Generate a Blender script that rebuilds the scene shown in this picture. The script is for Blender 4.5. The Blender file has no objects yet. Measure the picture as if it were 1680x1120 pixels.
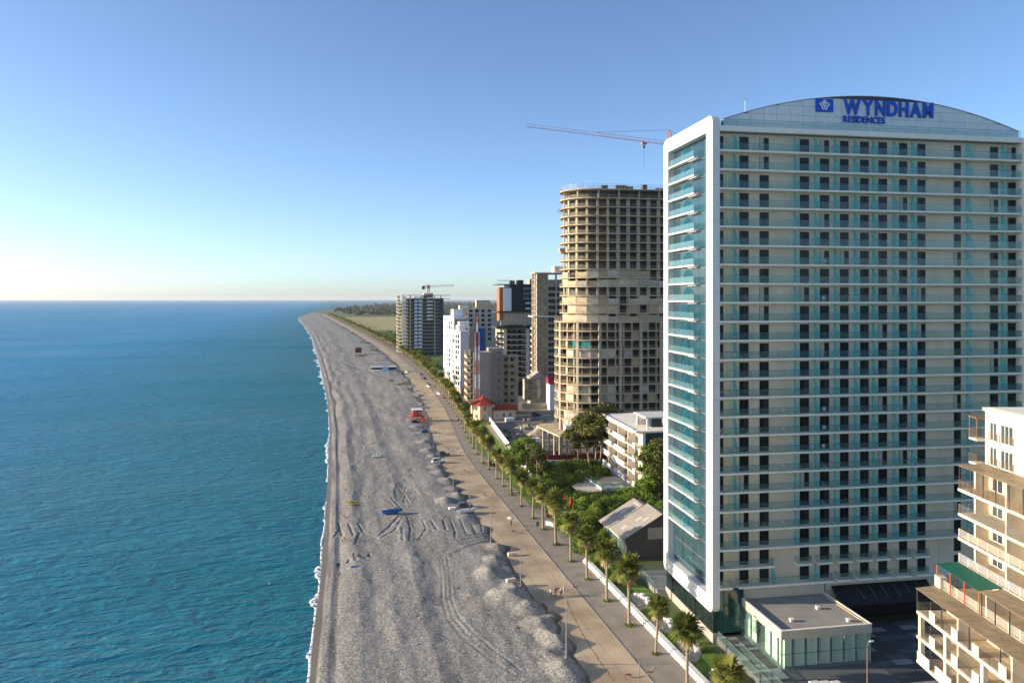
import bpy, math, random
import numpy as np
from mathutils import Vector, Matrix, noise as mnoise
random.seed(7)
S = bpy.context.scene
C = S.collection
RAD = math.radians

# ---------------------------------------------------------------- camera, sky, sun, exposure
FPX, HY, CX, CH, YAW = 1235.0, 490.0, 840.0, 55.0, RAD(13.3)
cd = bpy.data.cameras.new('camera'); cam = bpy.data.objects.new('camera', cd); C.objects.link(cam)
cd.sensor_width = 36; cd.lens = FPX / 1680 * 36; cd.shift_y = -(560 - HY) / 1680
cd.clip_start = 1; cd.clip_end = 80000
cam.location = (0, 0, CH); cam.rotation_euler = (RAD(90), 0, -YAW)
S.camera = cam
SUN_EL = RAD(13)
SUN_AZ = RAD(-78)          # clockwise from +Y: the sea side
w = bpy.data.worlds.new('World'); S.world = w; w.use_nodes = True
nt = w.node_tree; nt.nodes.clear()
sky = nt.nodes.new('ShaderNodeTexSky'); sky.sky_type = 'NISHITA'; sky.sun_disc = False
sky.sun_elevation = SUN_EL; sky.sun_rotation = SUN_AZ
sky.altitude = 0; sky.air_density = 0.62; sky.dust_density = 0.7; sky.ozone_density = 2.4
bg = nt.nodes.new('ShaderNodeBackground'); bg.inputs['Strength'].default_value = 0.134
wo = nt.nodes.new('ShaderNodeOutputWorld')
nt.links.new(sky.outputs[0], bg.inputs[0]); nt.links.new(bg.outputs[0], wo.inputs[0])
sd = bpy.data.lights.new('sun', 'SUN'); sun = bpy.data.objects.new('sun', sd); C.objects.link(sun)
sd.energy = 4.4; sd.angle = RAD(0.5); sd.color = (1.0, 0.83, 0.60)
to_sun = Vector((math.sin(SUN_AZ) * math.cos(SUN_EL), math.cos(SUN_AZ) * math.cos(SUN_EL), math.sin(SUN_EL)))
sun.rotation_euler = to_sun.to_track_quat('Z', 'Y').to_euler()
S.view_settings.view_transform = 'Standard'; S.view_settings.look = 'None'
S.view_settings.gamma = 1.0; S.view_settings.exposure = 1.0; S.view_settings.use_curve_mapping = False
S.render.engine = 'CYCLES'
try:
    S.cycles.max_bounces = 8; S.cycles.transparent_max_bounces = 16
except Exception: pass

# ---------------------------------------------------------------- helpers
def at(px, d):                       # world x, y of a place seen at column px, d metres ahead
    u = (px - CX) / FPX
    return (d * (math.sin(YAW) + u * math.cos(YAW)), d * (math.cos(YAW) - u * math.sin(YAW)))
def gr(px, py, z=0):                 # ground point under a pixel
    d = (CH - z) * FPX / (py - HY); x, y = at(px, d); return (x, y, z)
def ip(x, xs, ys): return float(np.interp(x, xs, ys))

class MB:
    def __init__(s): s.v = []; s.f = []; s.m = []
    def add(s, vs, fs, mi=0):
        o = len(s.v); s.v.extend(vs)
        for f in fs: s.f.append(tuple(i + o for i in f)); s.m.append(mi)
        return s
    def box(s, x0, x1, y0, y1, z0, z1, mi=0):
        return s.add([(x0,y0,z0),(x1,y0,z0),(x1,y1,z0),(x0,y1,z0),(x0,y0,z1),(x1,y0,z1),(x1,y1,z1),(x0,y1,z1)],
            [(0,3,2,1),(4,5,6,7),(0,1,5,4),(1,2,6,5),(2,3,7,6),(3,0,4,7)], mi)
    def quad(s, a, b, c, d, mi=0): return s.add([a,b,c,d], [(0,1,2,3)], mi)
    def tri(s, a, b, c, mi=0): return s.add([a,b,c], [(0,1,2)], mi)
    def prism(s, poly, z0, z1, mi=0):
        n = len(poly)
        return s.add([(x,y,z0) for x,y in poly] + [(x,y,z1) for x,y in poly],
            [tuple(range(n-1,-1,-1)), tuple(range(n,2*n))] + [(i,(i+1)%n,(i+1)%n+n,i+n) for i in range(n)], mi)
    def prism_y(s, poly, y0, y1, mi=0):     # poly in x, z
        n = len(poly)
        return s.add([(x,y0,z) for x,z in poly] + [(x,y1,z) for x,z in poly],
            [tuple(range(n)), tuple(range(2*n-1,n-1,-1))] + [(i,i+n,(i+1)%n+n,(i+1)%n) for i in range(n)], mi)
    def prism_x(s, poly, x0, x1, mi=0):     # poly in y, z
        n = len(poly)
        return s.add([(x0,y,z) for y,z in poly] + [(x1,y,z) for y,z in poly],
            [tuple(range(n-1,-1,-1)), tuple(range(n,2*n))] + [(i,(i+1)%n,(i+1)%n+n,i+n) for i in range(n)], mi)
    def tube(s, pts, r, n=6, mi=0, cap=True):
        pts = [Vector(p) for p in pts]; k = len(pts); rs = r if isinstance(r, (list, tuple)) else [r]*k
        vs = []
        for i, p in enumerate(pts):
            t = (pts[min(i+1,k-1)] - pts[max(i-1,0)]).normalized()
            a = t.cross(Vector((0,0,1)) if abs(t.z) < .9 else Vector((1,0,0))).normalized(); b = t.cross(a)
            for j in range(n):
                q = 2*math.pi*(j+.5)/n; vs.append(tuple(p + rs[i]*(math.cos(q)*a + math.sin(q)*b)))
        fs = [(i*n+j, i*n+(j+1)%n, (i+1)*n+(j+1)%n, (i+1)*n+j) for i in range(k-1) for j in range(n)]
        if cap: fs += [tuple(range(n-1,-1,-1)), tuple((k-1)*n+j for j in range(n))]
        return s.add(vs, fs, mi)
    def mesh(s, name, mats, smooth=False):
        me = bpy.data.meshes.new(name); me.from_pydata(s.v, [], s.f)
        for m in (mats if isinstance(mats, (list,tuple)) else [mats]): me.materials.append(m)
        if any(s.m): me.polygons.foreach_set('material_index', s.m)
        if smooth: me.polygons.foreach_set('use_smooth', [True]*len(s.f))
        me.update(); return me
    def build(s, name, mats, parent=None, loc=(0,0,0), rz=0, smooth=False, **kw):
        return obj(name, s.mesh(name, mats, smooth), parent, loc, rz, **kw)
def obj(name, me, parent=None, loc=(0,0,0), rz=0, sc=None, **kw):
    o = bpy.data.objects.new(name, me); C.objects.link(o)
    o.location = loc; o.rotation_euler = (0,0,rz)
    if sc: o.scale = sc if isinstance(sc,(tuple,list)) else (sc,sc,sc)
    if parent: o.parent = parent
    for k, v in kw.items(): o[k] = v
    return o
def thing(name, label, cat, loc=(0,0,0), rz=0, group=None, sc=None):
    o = obj(name, None, None, loc, rz, sc); o.empty_display_size = .5
    o['label'] = label; o['category'] = cat
    if group: o['group'] = group
    return o
def tag(o, label, cat, group=None):
    o['label'] = label; o['category'] = cat
    if group: o['group'] = group
    return o
def struct(o): o['kind'] = 'structure'; return o
def boxp(name, mat, parent, *b): return MB().box(*b).build(name, mat, parent)

# ---------------------------------------------------------------- materials
def newmat(name):
    m = bpy.data.materials.new(name); m.use_nodes = True
    return m, m.node_tree.nodes, m.node_tree.links, m.node_tree.nodes['Principled BSDF']
def M(name, col, rough=.75, var=.12, vs=.6, bump=0., bs=8., col2=None, metal=0., spec=.3, detail=5, streak=None, thr=(.35,.65)):
    m, N, L, p = newmat(name)
    p.inputs['Roughness'].default_value = rough; p.inputs['Metallic'].default_value = metal
    p.inputs['Specular IOR Level'].default_value = spec
    geo = N.new('ShaderNodeNewGeometry'); mp = N.new('ShaderNodeMapping')
    if streak: mp.inputs['Scale'].default_value = streak
    L.new(geo.outputs['Position'], mp.inputs['Vector'])
    nz = N.new('ShaderNodeTexNoise'); nz.inputs['Scale'].default_value = vs; nz.inputs['Detail'].default_value = detail
    L.new(mp.outputs[0], nz.inputs['Vector'])
    cr = N.new('ShaderNodeValToRGB'); cr.color_ramp.elements[0].position = thr[0]; cr.color_ramp.elements[1].position = thr[1]
    c2 = col2 if col2 else tuple(min(1, c*(1+var)) for c in col)
    c1 = col if col2 else tuple(c*(1-var) for c in col)
    cr.color_ramp.elements[0].color = (*c1,1); cr.color_ramp.elements[1].color = (*c2,1)
    L.new(nz.outputs['Fac'], cr.inputs[0]); L.new(cr.outputs[0], p.inputs['Base Color'])
    if bump:
        n2 = N.new('ShaderNodeTexNoise'); n2.inputs['Scale'].default_value = bs; n2.inputs['Detail'].default_value = 4
        L.new(geo.outputs['Position'], n2.inputs['Vector'])
        b = N.new('ShaderNodeBump'); b.inputs['Strength'].default_value = bump; b.inputs['Distance'].default_value = .1
        L.new(n2.outputs['Fac'], b.inputs['Height']); L.new(b.outputs[0], p.inputs['Normal'])
    return m
def tint_glass(name, tint, refl=.06, rough=.02, cap=.16):
    m, N, L, p = newmat(name); N.remove(p)
    tr = N.new('ShaderNodeBsdfTransparent'); tr.inputs[0].default_value = (*tint,1)
    gl = N.new('ShaderNodeBsdfGlossy'); gl.inputs['Roughness'].default_value = rough; gl.inputs[0].default_value = (.9,1,1,1)
    df = N.new('ShaderNodeBsdfDiffuse'); df.inputs[0].default_value = (tint[0]*.55,tint[1]*.75,tint[2]*.78,1)
    fr = N.new('ShaderNodeFresnel'); fr.inputs[0].default_value = 1.25
    m0 = N.new('ShaderNodeMixShader'); m0.inputs[0].default_value = refl
    L.new(tr.outputs[0], m0.inputs[1]); L.new(df.outputs[0], m0.inputs[2])
    mc = N.new('ShaderNodeMath'); mc.operation = 'MINIMUM'; mc.inputs[1].default_value = cap; L.new(fr.outputs[0], mc.inputs[0])
    mx = N.new('ShaderNodeMixShader'); L.new(mc.outputs[0], mx.inputs[0]); L.new(m0.outputs[0], mx.inputs[1]); L.new(gl.outputs[0], mx.inputs[2])
    L.new(mx.outputs[0], N['Material Output'].inputs['Surface'])
    return m
def dark_glass(name, col, rough=.06, spec=.6, var=.35, vs=.25):
    m = M(name, col, rough, var, vs, spec=spec); return m
def leafmat(name, c1, c2, vs=.5):
    m, N, L, p = newmat(name)
    p.inputs['Roughness'].default_value = .6; p.inputs['Specular IOR Level'].default_value = .25
    oi = N.new('ShaderNodeObjectInfo'); geo = N.new('ShaderNodeNewGeometry')
    nz = N.new('ShaderNodeTexNoise'); nz.inputs['Scale'].default_value = vs; nz.inputs['Detail'].default_value = 6
    L.new(geo.outputs['Position'], nz.inputs['Vector'])
    ad = N.new('ShaderNodeMath'); ad.operation = 'MULTIPLY_ADD'; ad.inputs[1].default_value = .3; 
    L.new(oi.outputs['Random'], ad.inputs[0]); L.new(nz.outputs['Fac'], ad.inputs[2])
    cr = N.new('ShaderNodeValToRGB'); cr.color_ramp.elements[0].position = .4; cr.color_ramp.elements[1].position = .85
    cr.color_ramp.elements[0].color = (*c1,1); cr.color_ramp.elements[1].color = (*c2,1)
    L.new(ad.outputs[0], cr.inputs[0]); L.new(cr.outputs[0], p.inputs['Base Color'])
    tl = N.new('ShaderNodeBsdfTranslucent'); L.new(cr.outputs[0], tl.inputs[0])
    mx = N.new('ShaderNodeMixShader'); mx.inputs[0].default_value = .3
    L.new(p.outputs[0], mx.inputs[1]); L.new(tl.outputs[0], mx.inputs[2]); L.new(mx.outputs[0], N['Material Output'].inputs['Surface'])
    return m

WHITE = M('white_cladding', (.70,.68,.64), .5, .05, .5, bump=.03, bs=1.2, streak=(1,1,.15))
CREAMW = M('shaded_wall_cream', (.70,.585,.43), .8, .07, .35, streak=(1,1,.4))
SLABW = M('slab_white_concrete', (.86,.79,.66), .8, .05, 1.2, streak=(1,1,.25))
PANEL = M('pediment_panel', (.70,.71,.69), .5, .05, .8)
RAILG = tint_glass('rail_glass', (.87,.925,.905), .05)
FING = tint_glass('fin_glass', (.55,.93,.97), .35)
SIDEG = tint_glass('sea_side_rail_glass', (.84,.94,.94), .08)
CLEARG = tint_glass('clear_glass', (.90,.97,.94), .05)
DOORG = dark_glass('door_glass', (.010,.018,.020), .10, .22)
BLACKF = M('dark_frame', (.02,.022,.024), .5, .1)
BLUEG = dark_glass('curtain_glass', (.020,.060,.078), .05, .9, .3, .15)
SIGNB = M('sign_blue', (.008,.085,.50), .45, .03)
SIGNW = M('sign_white', (.8,.82,.85), .5, .02)
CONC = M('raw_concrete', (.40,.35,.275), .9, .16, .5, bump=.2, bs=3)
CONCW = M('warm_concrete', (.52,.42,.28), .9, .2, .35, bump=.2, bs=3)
CONCD = M('dark_concrete_and_shade', (.09,.085,.08), .9, .25, .4)  # dark concrete; on inner walls it paints in the shade of open floors
STUC = M('stained_stucco', (.54,.46,.34), .9, .2, .9, col2=(.68,.60,.46), streak=(1,1,.35), bump=.1, thr=(.30,.52))
GREYW = M('grey_render', (.35,.32,.28), .9, .1, .25)
STEEL = M('galvanised_steel', (.30,.30,.29), .5, .1, 2, metal=.5)
DKSTEEL = M('dark_steel', (.06,.06,.06), .5, .1, 2)
RUST = M('rusty_rail', (.22,.13,.07), .7, .2, 2)
# ---------------------------------------------------------------- the ground, the beach, the sea
PY = [-200,250,290,320,378,463,591,720,836,1259,1936,2497,2950]
PX = [48.4,48.4,50.8,53.6,58,61.3,64.3,63.5,61,43,10,-19,-38]
SY = [-200,60,112,138,163,194,259,333,411,584,780,1171,1565,2075,2350,2931,3506,4300,6000,8500,12000]
SX = [-4.4,-4.3,-3.7,-3.2,-2.6,-2.2,-2.0,-2.1,-3.5,-8.9,-16.7,-34,-57,-91,-100,-96,-70,-10,243,1016,3200]
def palx(y): return ip(y, PY, PX)
def shx(y): return ip(y, SY, SX)
def promx(y): return palx(y) - 14.2
def sheet(name, mat, quads, z, **kw):
    b = MB()
    for q in quads: b.add([(x,y,z) for x,y in q], [tuple(range(len(q)))])
    return b.build(name, mat, **kw)
def strip(name, mat, fl, fr, ys, z):
    b = MB(); vs = []
    for y in ys: vs += [(fl(y), y, z), (fr(y), y, z)]
    b.add(vs, [(2*i, 2*i+1, 2*i+3, 2*i+2) for i in range(len(ys)-1)])
    return b.build(name, mat)
def vnoise(x, y, seed=0):
    xi = np.floor(x).astype(np.int64); yi = np.floor(y).astype(np.int64); xf = x-xi; yf = y-yi
    def h(a, b):
        n = (a*374761393 + b*668265263 + seed*1274126177) & 0xffffffff
        n = ((n ^ (n >> 13)) * 1274126177) & 0xffffffff
        return ((n ^ (n >> 16)) & 0xffff) / 65535.
    u = xf*xf*(3-2*xf); v = yf*yf*(3-2*yf)
    return (h(xi,yi)*(1-u)+h(xi+1,yi)*u)*(1-v) + (h(xi,yi+1)*(1-u)+h(xi+1,yi+1)*u)*v
def fbm(x, y, o=4, seed=0):
    s = 0; a = .5
    for i in range(o): s = s + a*(vnoise(x*2**i, y*2**i, seed+i)-.5); a *= .5
    return s

# sea
def sea_mat():
    m, N, L, p = newmat('sea_water')
    geo = N.new('ShaderNodeNewGeometry')
    sep = N.new('ShaderNodeSeparateXYZ'); L.new(geo.outputs['Position'], sep.inputs[0])
    # shallow green water by the beach, deep blue further out (x is metres from the shore)
    mr = N.new('ShaderNodeMapRange'); mr.inputs['From Min'].default_value = -5; mr.inputs['From Max'].default_value = -300
    L.new(sep.outputs['X'], mr.inputs['Value'])
    n0 = N.new('ShaderNodeTexNoise'); n0.inputs['Scale'].default_value = .02; n0.inputs['Detail'].default_value = 4
    L.new(geo.outputs['Position'], n0.inputs['Vector'])
    ad = N.new('ShaderNodeMath'); ad.operation = 'MULTIPLY_ADD'; ad.inputs[1].default_value = .5; ad.inputs[2].default_value = -.25
    L.new(n0.outputs['Fac'], ad.inputs[0])
    a2 = N.new('ShaderNodeMath'); L.new(mr.outputs[0], a2.inputs[0]); L.new(ad.outputs[0], a2.inputs[1])
    cr = N.new('ShaderNodeValToRGB'); L.new(a2.outputs[0], cr.inputs[0])
    cr.color_ramp.elements[0].color = (.003,.155,.21,1); cr.color_ramp.elements[1].color = (.012,.25,.47,1); cr.color_ramp.elements[1].position = .9
    mp = N.new('ShaderNodeMapping'); mp.inputs['Rotation'].default_value = (0,0,RAD(12)); mp.inputs['Scale'].default_value = (.45,1,1)
    L.new(geo.outputs['Position'], mp.inputs['Vector'])
    hs = None
    for sc, wgt, det in ((.07,.9,3),(.42,.75,5),(1.7,.22,4)):
        nz = N.new('ShaderNodeTexNoise'); nz.inputs['Scale'].default_value = sc; nz.inputs['Detail'].default_value = det; nz.inputs['Distortion'].default_value = .6
        L.new(mp.outputs[0], nz.inputs['Vector'])
        mu = N.new('ShaderNodeMath'); mu.operation = 'MULTIPLY'; mu.inputs[1].default_value = wgt; L.new(nz.outputs['Fac'], mu.inputs[0])
        if hs is None: hs = mu
        else:
            s = N.new('ShaderNodeMath'); L.new(hs.outputs[0], s.inputs[0]); L.new(mu.outputs[0], s.inputs[1]); hs = s
    b = N.new('ShaderNodeBump'); b.inputs['Strength'].default_value = 1.; b.inputs['Distance'].default_value = 1.6
    L.new(hs.outputs[0], b.inputs['Height'])
    # a rough sea shadows its own grazing reflections: diffuse body colour under a capped mirror
    N.remove(p); df = N.new('ShaderNodeBsdfDiffuse'); gs = N.new('ShaderNodeBsdfGlossy'); gs.inputs['Roughness'].default_value = .12
    fr = N.new('ShaderNodeFresnel'); fr.inputs[0].default_value = 1.33; mc = N.new('ShaderNodeMath'); mc.operation = 'MINIMUM'; mc.inputs[1].default_value = .21
    L.new(b.outputs[0], df.inputs['Normal']); L.new(b.outputs[0], gs.inputs['Normal']); L.new(b.outputs[0], fr.inputs['Normal'])
    L.new(cr.outputs[0], df.inputs[0]); L.new(fr.outputs[0], mc.inputs[0])
    mpw = N.new('ShaderNodeMapping'); mpw.inputs['Scale'].default_value = (.35,1,1); mpw.inputs['Rotation'].default_value = (0,0,RAD(20)); L.new(geo.outputs['Position'], mpw.inputs['Vector'])
    nw_ = N.new('ShaderNodeTexNoise'); nw_.inputs['Scale'].default_value = .011; nw_.inputs['Detail'].default_value = 5; L.new(mpw.outputs[0], nw_.inputs['Vector'])
    mw = N.new('ShaderNodeMapRange'); mw.inputs['From Min'].default_value = .3; mw.inputs['From Max'].default_value = .7; mw.inputs['To Min'].default_value = .10; mw.inputs['To Max'].default_value = .22
    L.new(nw_.outputs['Fac'], mw.inputs['Value']); L.new(mw.outputs[0], mc.inputs[1]); mx = N.new('ShaderNodeMixShader')
    L.new(mc.outputs[0], mx.inputs[0]); L.new(df.outputs[0], mx.inputs[1]); L.new(gs.outputs[0], mx.inputs[2]); L.new(mx.outputs[0], N['Material Output'].inputs['Surface'])
    return m
SEAZ = -.55
sb = MB()
sb.quad((-40000,-3000,SEAZ),(9000,-3000,SEAZ),(40000,30000,SEAZ),(-40000,30000,SEAZ))
struct(sb.build('sea', sea_mat()))

# beach: one height field, shore to promenade
def gravel_mat():
    m, N, L, p = newmat('beach_gravel')
    p.inputs['Roughness'].default_value = .95; p.inputs['Specular IOR Level'].default_value = .15
    geo = N.new('ShaderNodeNewGeometry'); sep = N.new('ShaderNodeSeparateXYZ'); L.new(geo.outputs['Position'], sep.inputs[0])
    vo = N.new('ShaderNodeTexVoronoi'); vo.inputs['Scale'].default_value = 3.6; L.new(geo.outputs['Position'], vo.inputs['Vector'])
    cr = N.new('ShaderNodeValToRGB'); cr.color_ramp.elements[0].color = (.225,.212,.19,1); cr.color_ramp.elements[1].color = (.50,.47,.42,1)
    rgb = N.new('ShaderNodeSeparateColor'); L.new(vo.outputs['Color'], rgb.inputs[0]); L.new(rgb.outputs[0], cr.inputs[0])
    mpb = N.new('ShaderNodeMapping'); mpb.inputs['Scale'].default_value = (.34,.035,.2); L.new(geo.outputs['Position'], mpb.inputs['Vector'])
    nz = N.new('ShaderNodeTexNoise'); nz.inputs['Scale'].default_value = 1.; nz.inputs['Detail'].default_value = 7; nz.inputs['Roughness'].default_value = .62; L.new(mpb.outputs[0], nz.inputs['Vector'])
    c2 = N.new('ShaderNodeValToRGB'); c2.color_ramp.elements[0].position = .3; c2.color_ramp.elements[1].position = .7
    c2.color_ramp.elements[0].color = (.60,.60,.61,1); c2.color_ramp.elements[1].color = (1,1,1,1); L.new(nz.outputs['Fac'], c2.inputs[0])
    mx = N.new('ShaderNodeMix'); mx.data_type = 'RGBA'; mx.blend_type = 'MULTIPLY'; mx.inputs[0].default_value = 1
    L.new(cr.outputs[0], mx.inputs[6]); L.new(c2.outputs[0], mx.inputs[7])
    # wet shingle just above the water line
    wz = N.new('ShaderNodeMath'); wz.operation = 'MULTIPLY_ADD'; wz.inputs[1].default_value = .5; L.new(nz.outputs['Fac'], wz.inputs[0]); L.new(sep.outputs['Z'], wz.inputs[2])
    mr = N.new('ShaderNodeMapRange'); mr.inputs['From Min'].default_value = .28; mr.inputs['From Max'].default_value = .62; mr.clamp = True; L.new(wz.outputs[0], mr.inputs['Value'])
    m2 = N.new('ShaderNodeMix'); m2.data_type = 'RGBA'; L.new(mr.outputs[0], m2.inputs[0])
    m2.inputs[6].default_value = (.085,.07,.052,1); L.new(mx.outputs[2], m2.inputs[7])
    L.new(m2.outputs[2], p.inputs['Base Color'])
    mrr = N.new('ShaderNodeMapRange'); mrr.inputs['To Min'].default_value = .32; mrr.inputs['To Max'].default_value = .95; L.new(mr.outputs[0], mrr.inputs['Value']); L.new(mrr.outputs[0], p.inputs['Roughness'])
    n2 = N.new('ShaderNodeTexNoise'); n2.inputs['Scale'].default_value = 2.2; n2.inputs['Detail'].default_value = 6; n2.inputs['Roughness'].default_value = .7
    L.new(geo.outputs['Position'], n2.inputs['Vector'])
    b = N.new('ShaderNodeBump'); b.inputs['Strength'].default_value = .55; b.inputs['Distance'].default_value = .3
    L.new(n2.outputs['Fac'], b.inputs['Height']); L.new(b.outputs[0], p.inputs['Normal'])
    return m
GRAVEL = gravel_mat()
UP = [-9,-3,0,1.6,2.6,3.6,7.2,9.6,13,15,18.3,21.3,24,30,35,37.3,38.6,42]
UZ = [-2.2,-1.1,-.55,.30,.42,.20,.80,.52,.86,.78,1.10,.50,.55,.68,.48,.14,-.08,-.5]
rng = np.random.RandomState(3)
MOUNDS = []
for px, py, h, r in [(817,900,1.2,2.0),(812,922,1.0,1.9),(802,945,1.1,2.2),(843,968,.9,1.7),(828,985,1.5,2.6),(848,980,1.2,2.0),(866,1000,1.5,2.4),(886,1028,1.3,2.3),(900,1050,.8,1.6),(917,1058,1.2,2.1),(897,1075,.6,1.4),(923,1100,1.3,2.3),(905,1012,.6,1.4),
        (752,815,1.2,2.2),(732,825,1.0,2.0),(737,790,1.2,2.4),(745,803,.8,2),(722,777,.9,2.2),(713,768,.7,2.),(697,728,1.1,2.8),(702,741,.9,2.2),(712,750,.6,1.8),(765,850,.5,2),(795,868,.4,2),(690,712,.7,2.4),(683,702,.6,2.2),(680,690,.5,2.5),(700,668,.5,2.2),(695,655,.5,2.)]:
    x, y, _ = gr(px, py); MOUNDS.append((x, y, h, r))
for i in range(16):                                # low heaps further up the beach and beyond the frame bottom
    y = 78 + i*2.2 if i < 8 else 300 + rng.rand()*330
    MOUNDS.append((promx(y) - .5 + rng.rand()*2, y, .5+rng.rand()*.8, 1.4+rng.rand()*1.2))
RIDGES = []      # polylines: points, height, width
def pix(*ps): return [gr(a,b)[:2] for a,b in ps]
for ps, h, wd in [
    ([(558,860),(560,882)],.5,.45),([(575,862),(577,884)],.5,.45),([(590,862),(592,876)],.45,.4),([(592,878),(586,898)],.4,.4),
    ([(655,852),(640,868),(622,882)],.4,.5),([(660,858),(648,874),(628,888)],.35,.45),([(663,870),(658,892)],.4,.45),([(668,852),(676,872),(672,892)],.35,.4),
    ([(692,856),(696,872),(690,890)],.3,.35),([(706,856),(714,874)],.45,.45),([(724,858),(729,876)],.45,.45),([(736,856),(748,876),(744,890)],.28,.35),([(752,856),(762,880)],.28,.35),
    ([(770,862),(778,880)],.3,.35),([(786,862),(794,874)],.3,.35),([(610,886),(650,892),(700,888),(760,884),(820,874)],.28,.35),([(606,880),(640,898),(700,896)],.25,.3),
    ([(560,870),(545,884)],.3,.4),([(553,926),(558,930)],.5,.5),([(570,922),(574,926)],.45,.45),([(582,919),(586,923)],.5,.5),([(594,917),(602,921)],.45,.45),([(604,914),(608,918)],.4,.4),
    ([(640,908),(690,902),(740,896),(800,880)],.22,.3),([(700,910),(745,902),(800,886)],.22,.3),([(735,914),(780,896),(830,882)],.3,.35),
    ([(632,820),(650,834),(668,846),(690,850)],.3,.3),([(640,820),(662,838),(684,846)],.3,.3),([(652,800),(664,815),(660,826)],.25,.28),([(668,795),(660,812),(672,828)],.25,.28),([(680,780),(652,796),(646,812)],.25,.28),
    ([(672,812),(690,828)],.25,.25),([(684,800),(668,812),(682,822)],.25,.25),([(676,800),(694,822)],.2,.25)]:
    RIDGES.append(([(a+.5*math.sin(a*3+i_*2), c+.3*math.cos(c+i_)) for i_,(a,c) in enumerate(pix(*ps))], h*.34, wd*.6))
TRACKS = [pix((722,918),(726,950),(726,985),(735,1020),(760,1052),(800,1085),(840,1110)), pix((733,916),(738,950),(740,985),(752,1015),(778,1045),(815,1075),(855,1105)),
          pix((727,917),(732,950),(733,985),(742,1015),(768,1047))]
def segdist(X, Y, pts):
    D = np.full(X.shape, 1e9)
    for (x0,y0),(x1,y1) in zip(pts[:-1], pts[1:]):
        dx, dy = x1-x0, y1-y0; t = np.clip(((X-x0)*dx+(Y-y0)*dy)/(dx*dx+dy*dy+1e-9), 0, 1)
        D = np.minimum(D, np.hypot(X-x0-t*dx, Y-y0-t*dy))
    return D
def beach_h(X, Y):
    sx = np.interp(Y, SY, SX); pxx = np.interp(Y, PY, PX) - 14.2
    u = X - sx
    Wd = pxx - sx; us = u*np.where(u > 8, 1 + (38.2/np.maximum(Wd,1)-1)*np.clip((u-8)/30,0,1), 1)   # keep the profile as the beach widens
    warp = fbm(Y*.022, X*.05, 4, 11)*6*np.clip((u-2)/6, 0, 1)
    z = np.interp(us+warp, UP, UZ)
    amp = np.clip((us-3)/4, 0, 1)*np.clip((41-us)/4, 0, 1)
    z = z*(1-amp*.45) + amp*.45*(.55+.15*np.sin(us*.3)) + amp*(fbm(Y*.03,X*.08,3,61)*.5)*np.sin(us*1.05)*.5 + amp*(fbm(X*.10, Y*.035, 4, 5)*.75 + fbm(X*.45, Y*.3, 3, 9)*.22)
    z = z + fbm(X*.5, Y*.10, 3, 21)*.35*np.clip(1-abs(us-.5)/2.5, 0, 1)
    for mx_, my_, h, r in MOUNDS:
        k = (abs(Y-my_) < 4*r) & (abs(X-mx_) < 4*r)
        if k.any():
            xx, yy = X[k]-mx_, Y[k]-my_
            rr = np.hypot(xx, yy*.8)/r*(1.05 + .45*fbm(X[k]*.45+mx_, Y[k]*.45, 2, 31))
            z[k] = np.maximum(z[k], -.1) + h*.85*np.clip(1.12-rr*.68, 0, 1)**1.25
    for pts, h, wd in RIDGES:
        xs_ = [p[0] for p in pts]; ys_ = [p[1] for p in pts]
        k = (X > min(xs_)-3) & (X < max(xs_)+3) & (Y > min(ys_)-3) & (Y < max(ys_)+3)
        if k.any():
            D = segdist(X[k], Y[k], pts); z[k] += -h*1.0*np.exp(-(D/wd)**2)*(.35+1.5*vnoise(X[k]*.9,Y[k]*.9,41)) + h*.18*np.exp(-((D-2.1*wd)/wd)**2)*(.2+1.6*vnoise(X[k]*1.1,Y[k]*1.1,43))
    for pts in TRACKS:
        xs_ = [p[0] for p in pts]; ys_ = [p[1] for p in pts]
        k = (X > min(xs_)-2) & (X < max(xs_)+2) & (Y > min(ys_)-2) & (Y < max(ys_)+2)
        if k.any():
            D = segdist(X[k], Y[k], pts); z[k] += (-.055*np.exp(-(D/.22)**2) + .03*np.exp(-((D-.5)/.2)**2))*(.2+1.3*vnoise(X[k]*.35,Y[k]*.2,47))
    return z
def grid(name, ys, ts, lo, hi, mat, edge=None):
    Y, T = np.meshgrid(ys, ts, indexing='ij')
    L_ = np.array([lo(y) for y in ys])[:,None]; R_ = np.array([hi(y) for y in ys])[:,None]
    X = L_ + (R_-L_)*T
    if edge: X = X + edge(X, Y, T)
    Z = beach_h(X, Y)
    ny, nx = X.shape; me = bpy.data.meshes.new(name)
    V = np.stack([X,Y,Z], -1).reshape(-1,3)
    i = np.arange(ny*nx).reshape(ny,nx)
    Fq = np.stack([i[:-1,:-1], i[:-1,1:], i[1:,1:], i[1:,:-1]], -1).reshape(-1,4)
    me.vertices.add(len(V)); me.vertices.foreach_set('co', V.ravel())
    me.loops.add(Fq.size); me.loops.foreach_set('vertex_index', Fq.ravel().astype(np.int32))
    me.polygons.add(len(Fq)); me.polygons.foreach_set('loop_start', np.arange(0,Fq.size,4,dtype=np.int32)); 
    me.polygons.foreach_set('use_smooth', np.ones(len(Fq), dtype=bool))
    me.update(calc_edges=True); me.materials.append(mat)
    return struct(obj(name, me))
yn = np.concatenate([np.arange(62,84,1.), np.arange(84,262,.27), np.arange(262,420,.6), np.geomspace(420,3000,420)])
grid('beach', yn, np.linspace(0,1,215), lambda y: shx(y)-6, lambda y: promx(y)+4.2, GRAVEL)
def bz(x, y): return float(beach_h(np.array([[x]]), np.array([[y]]))[0,0])

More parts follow.
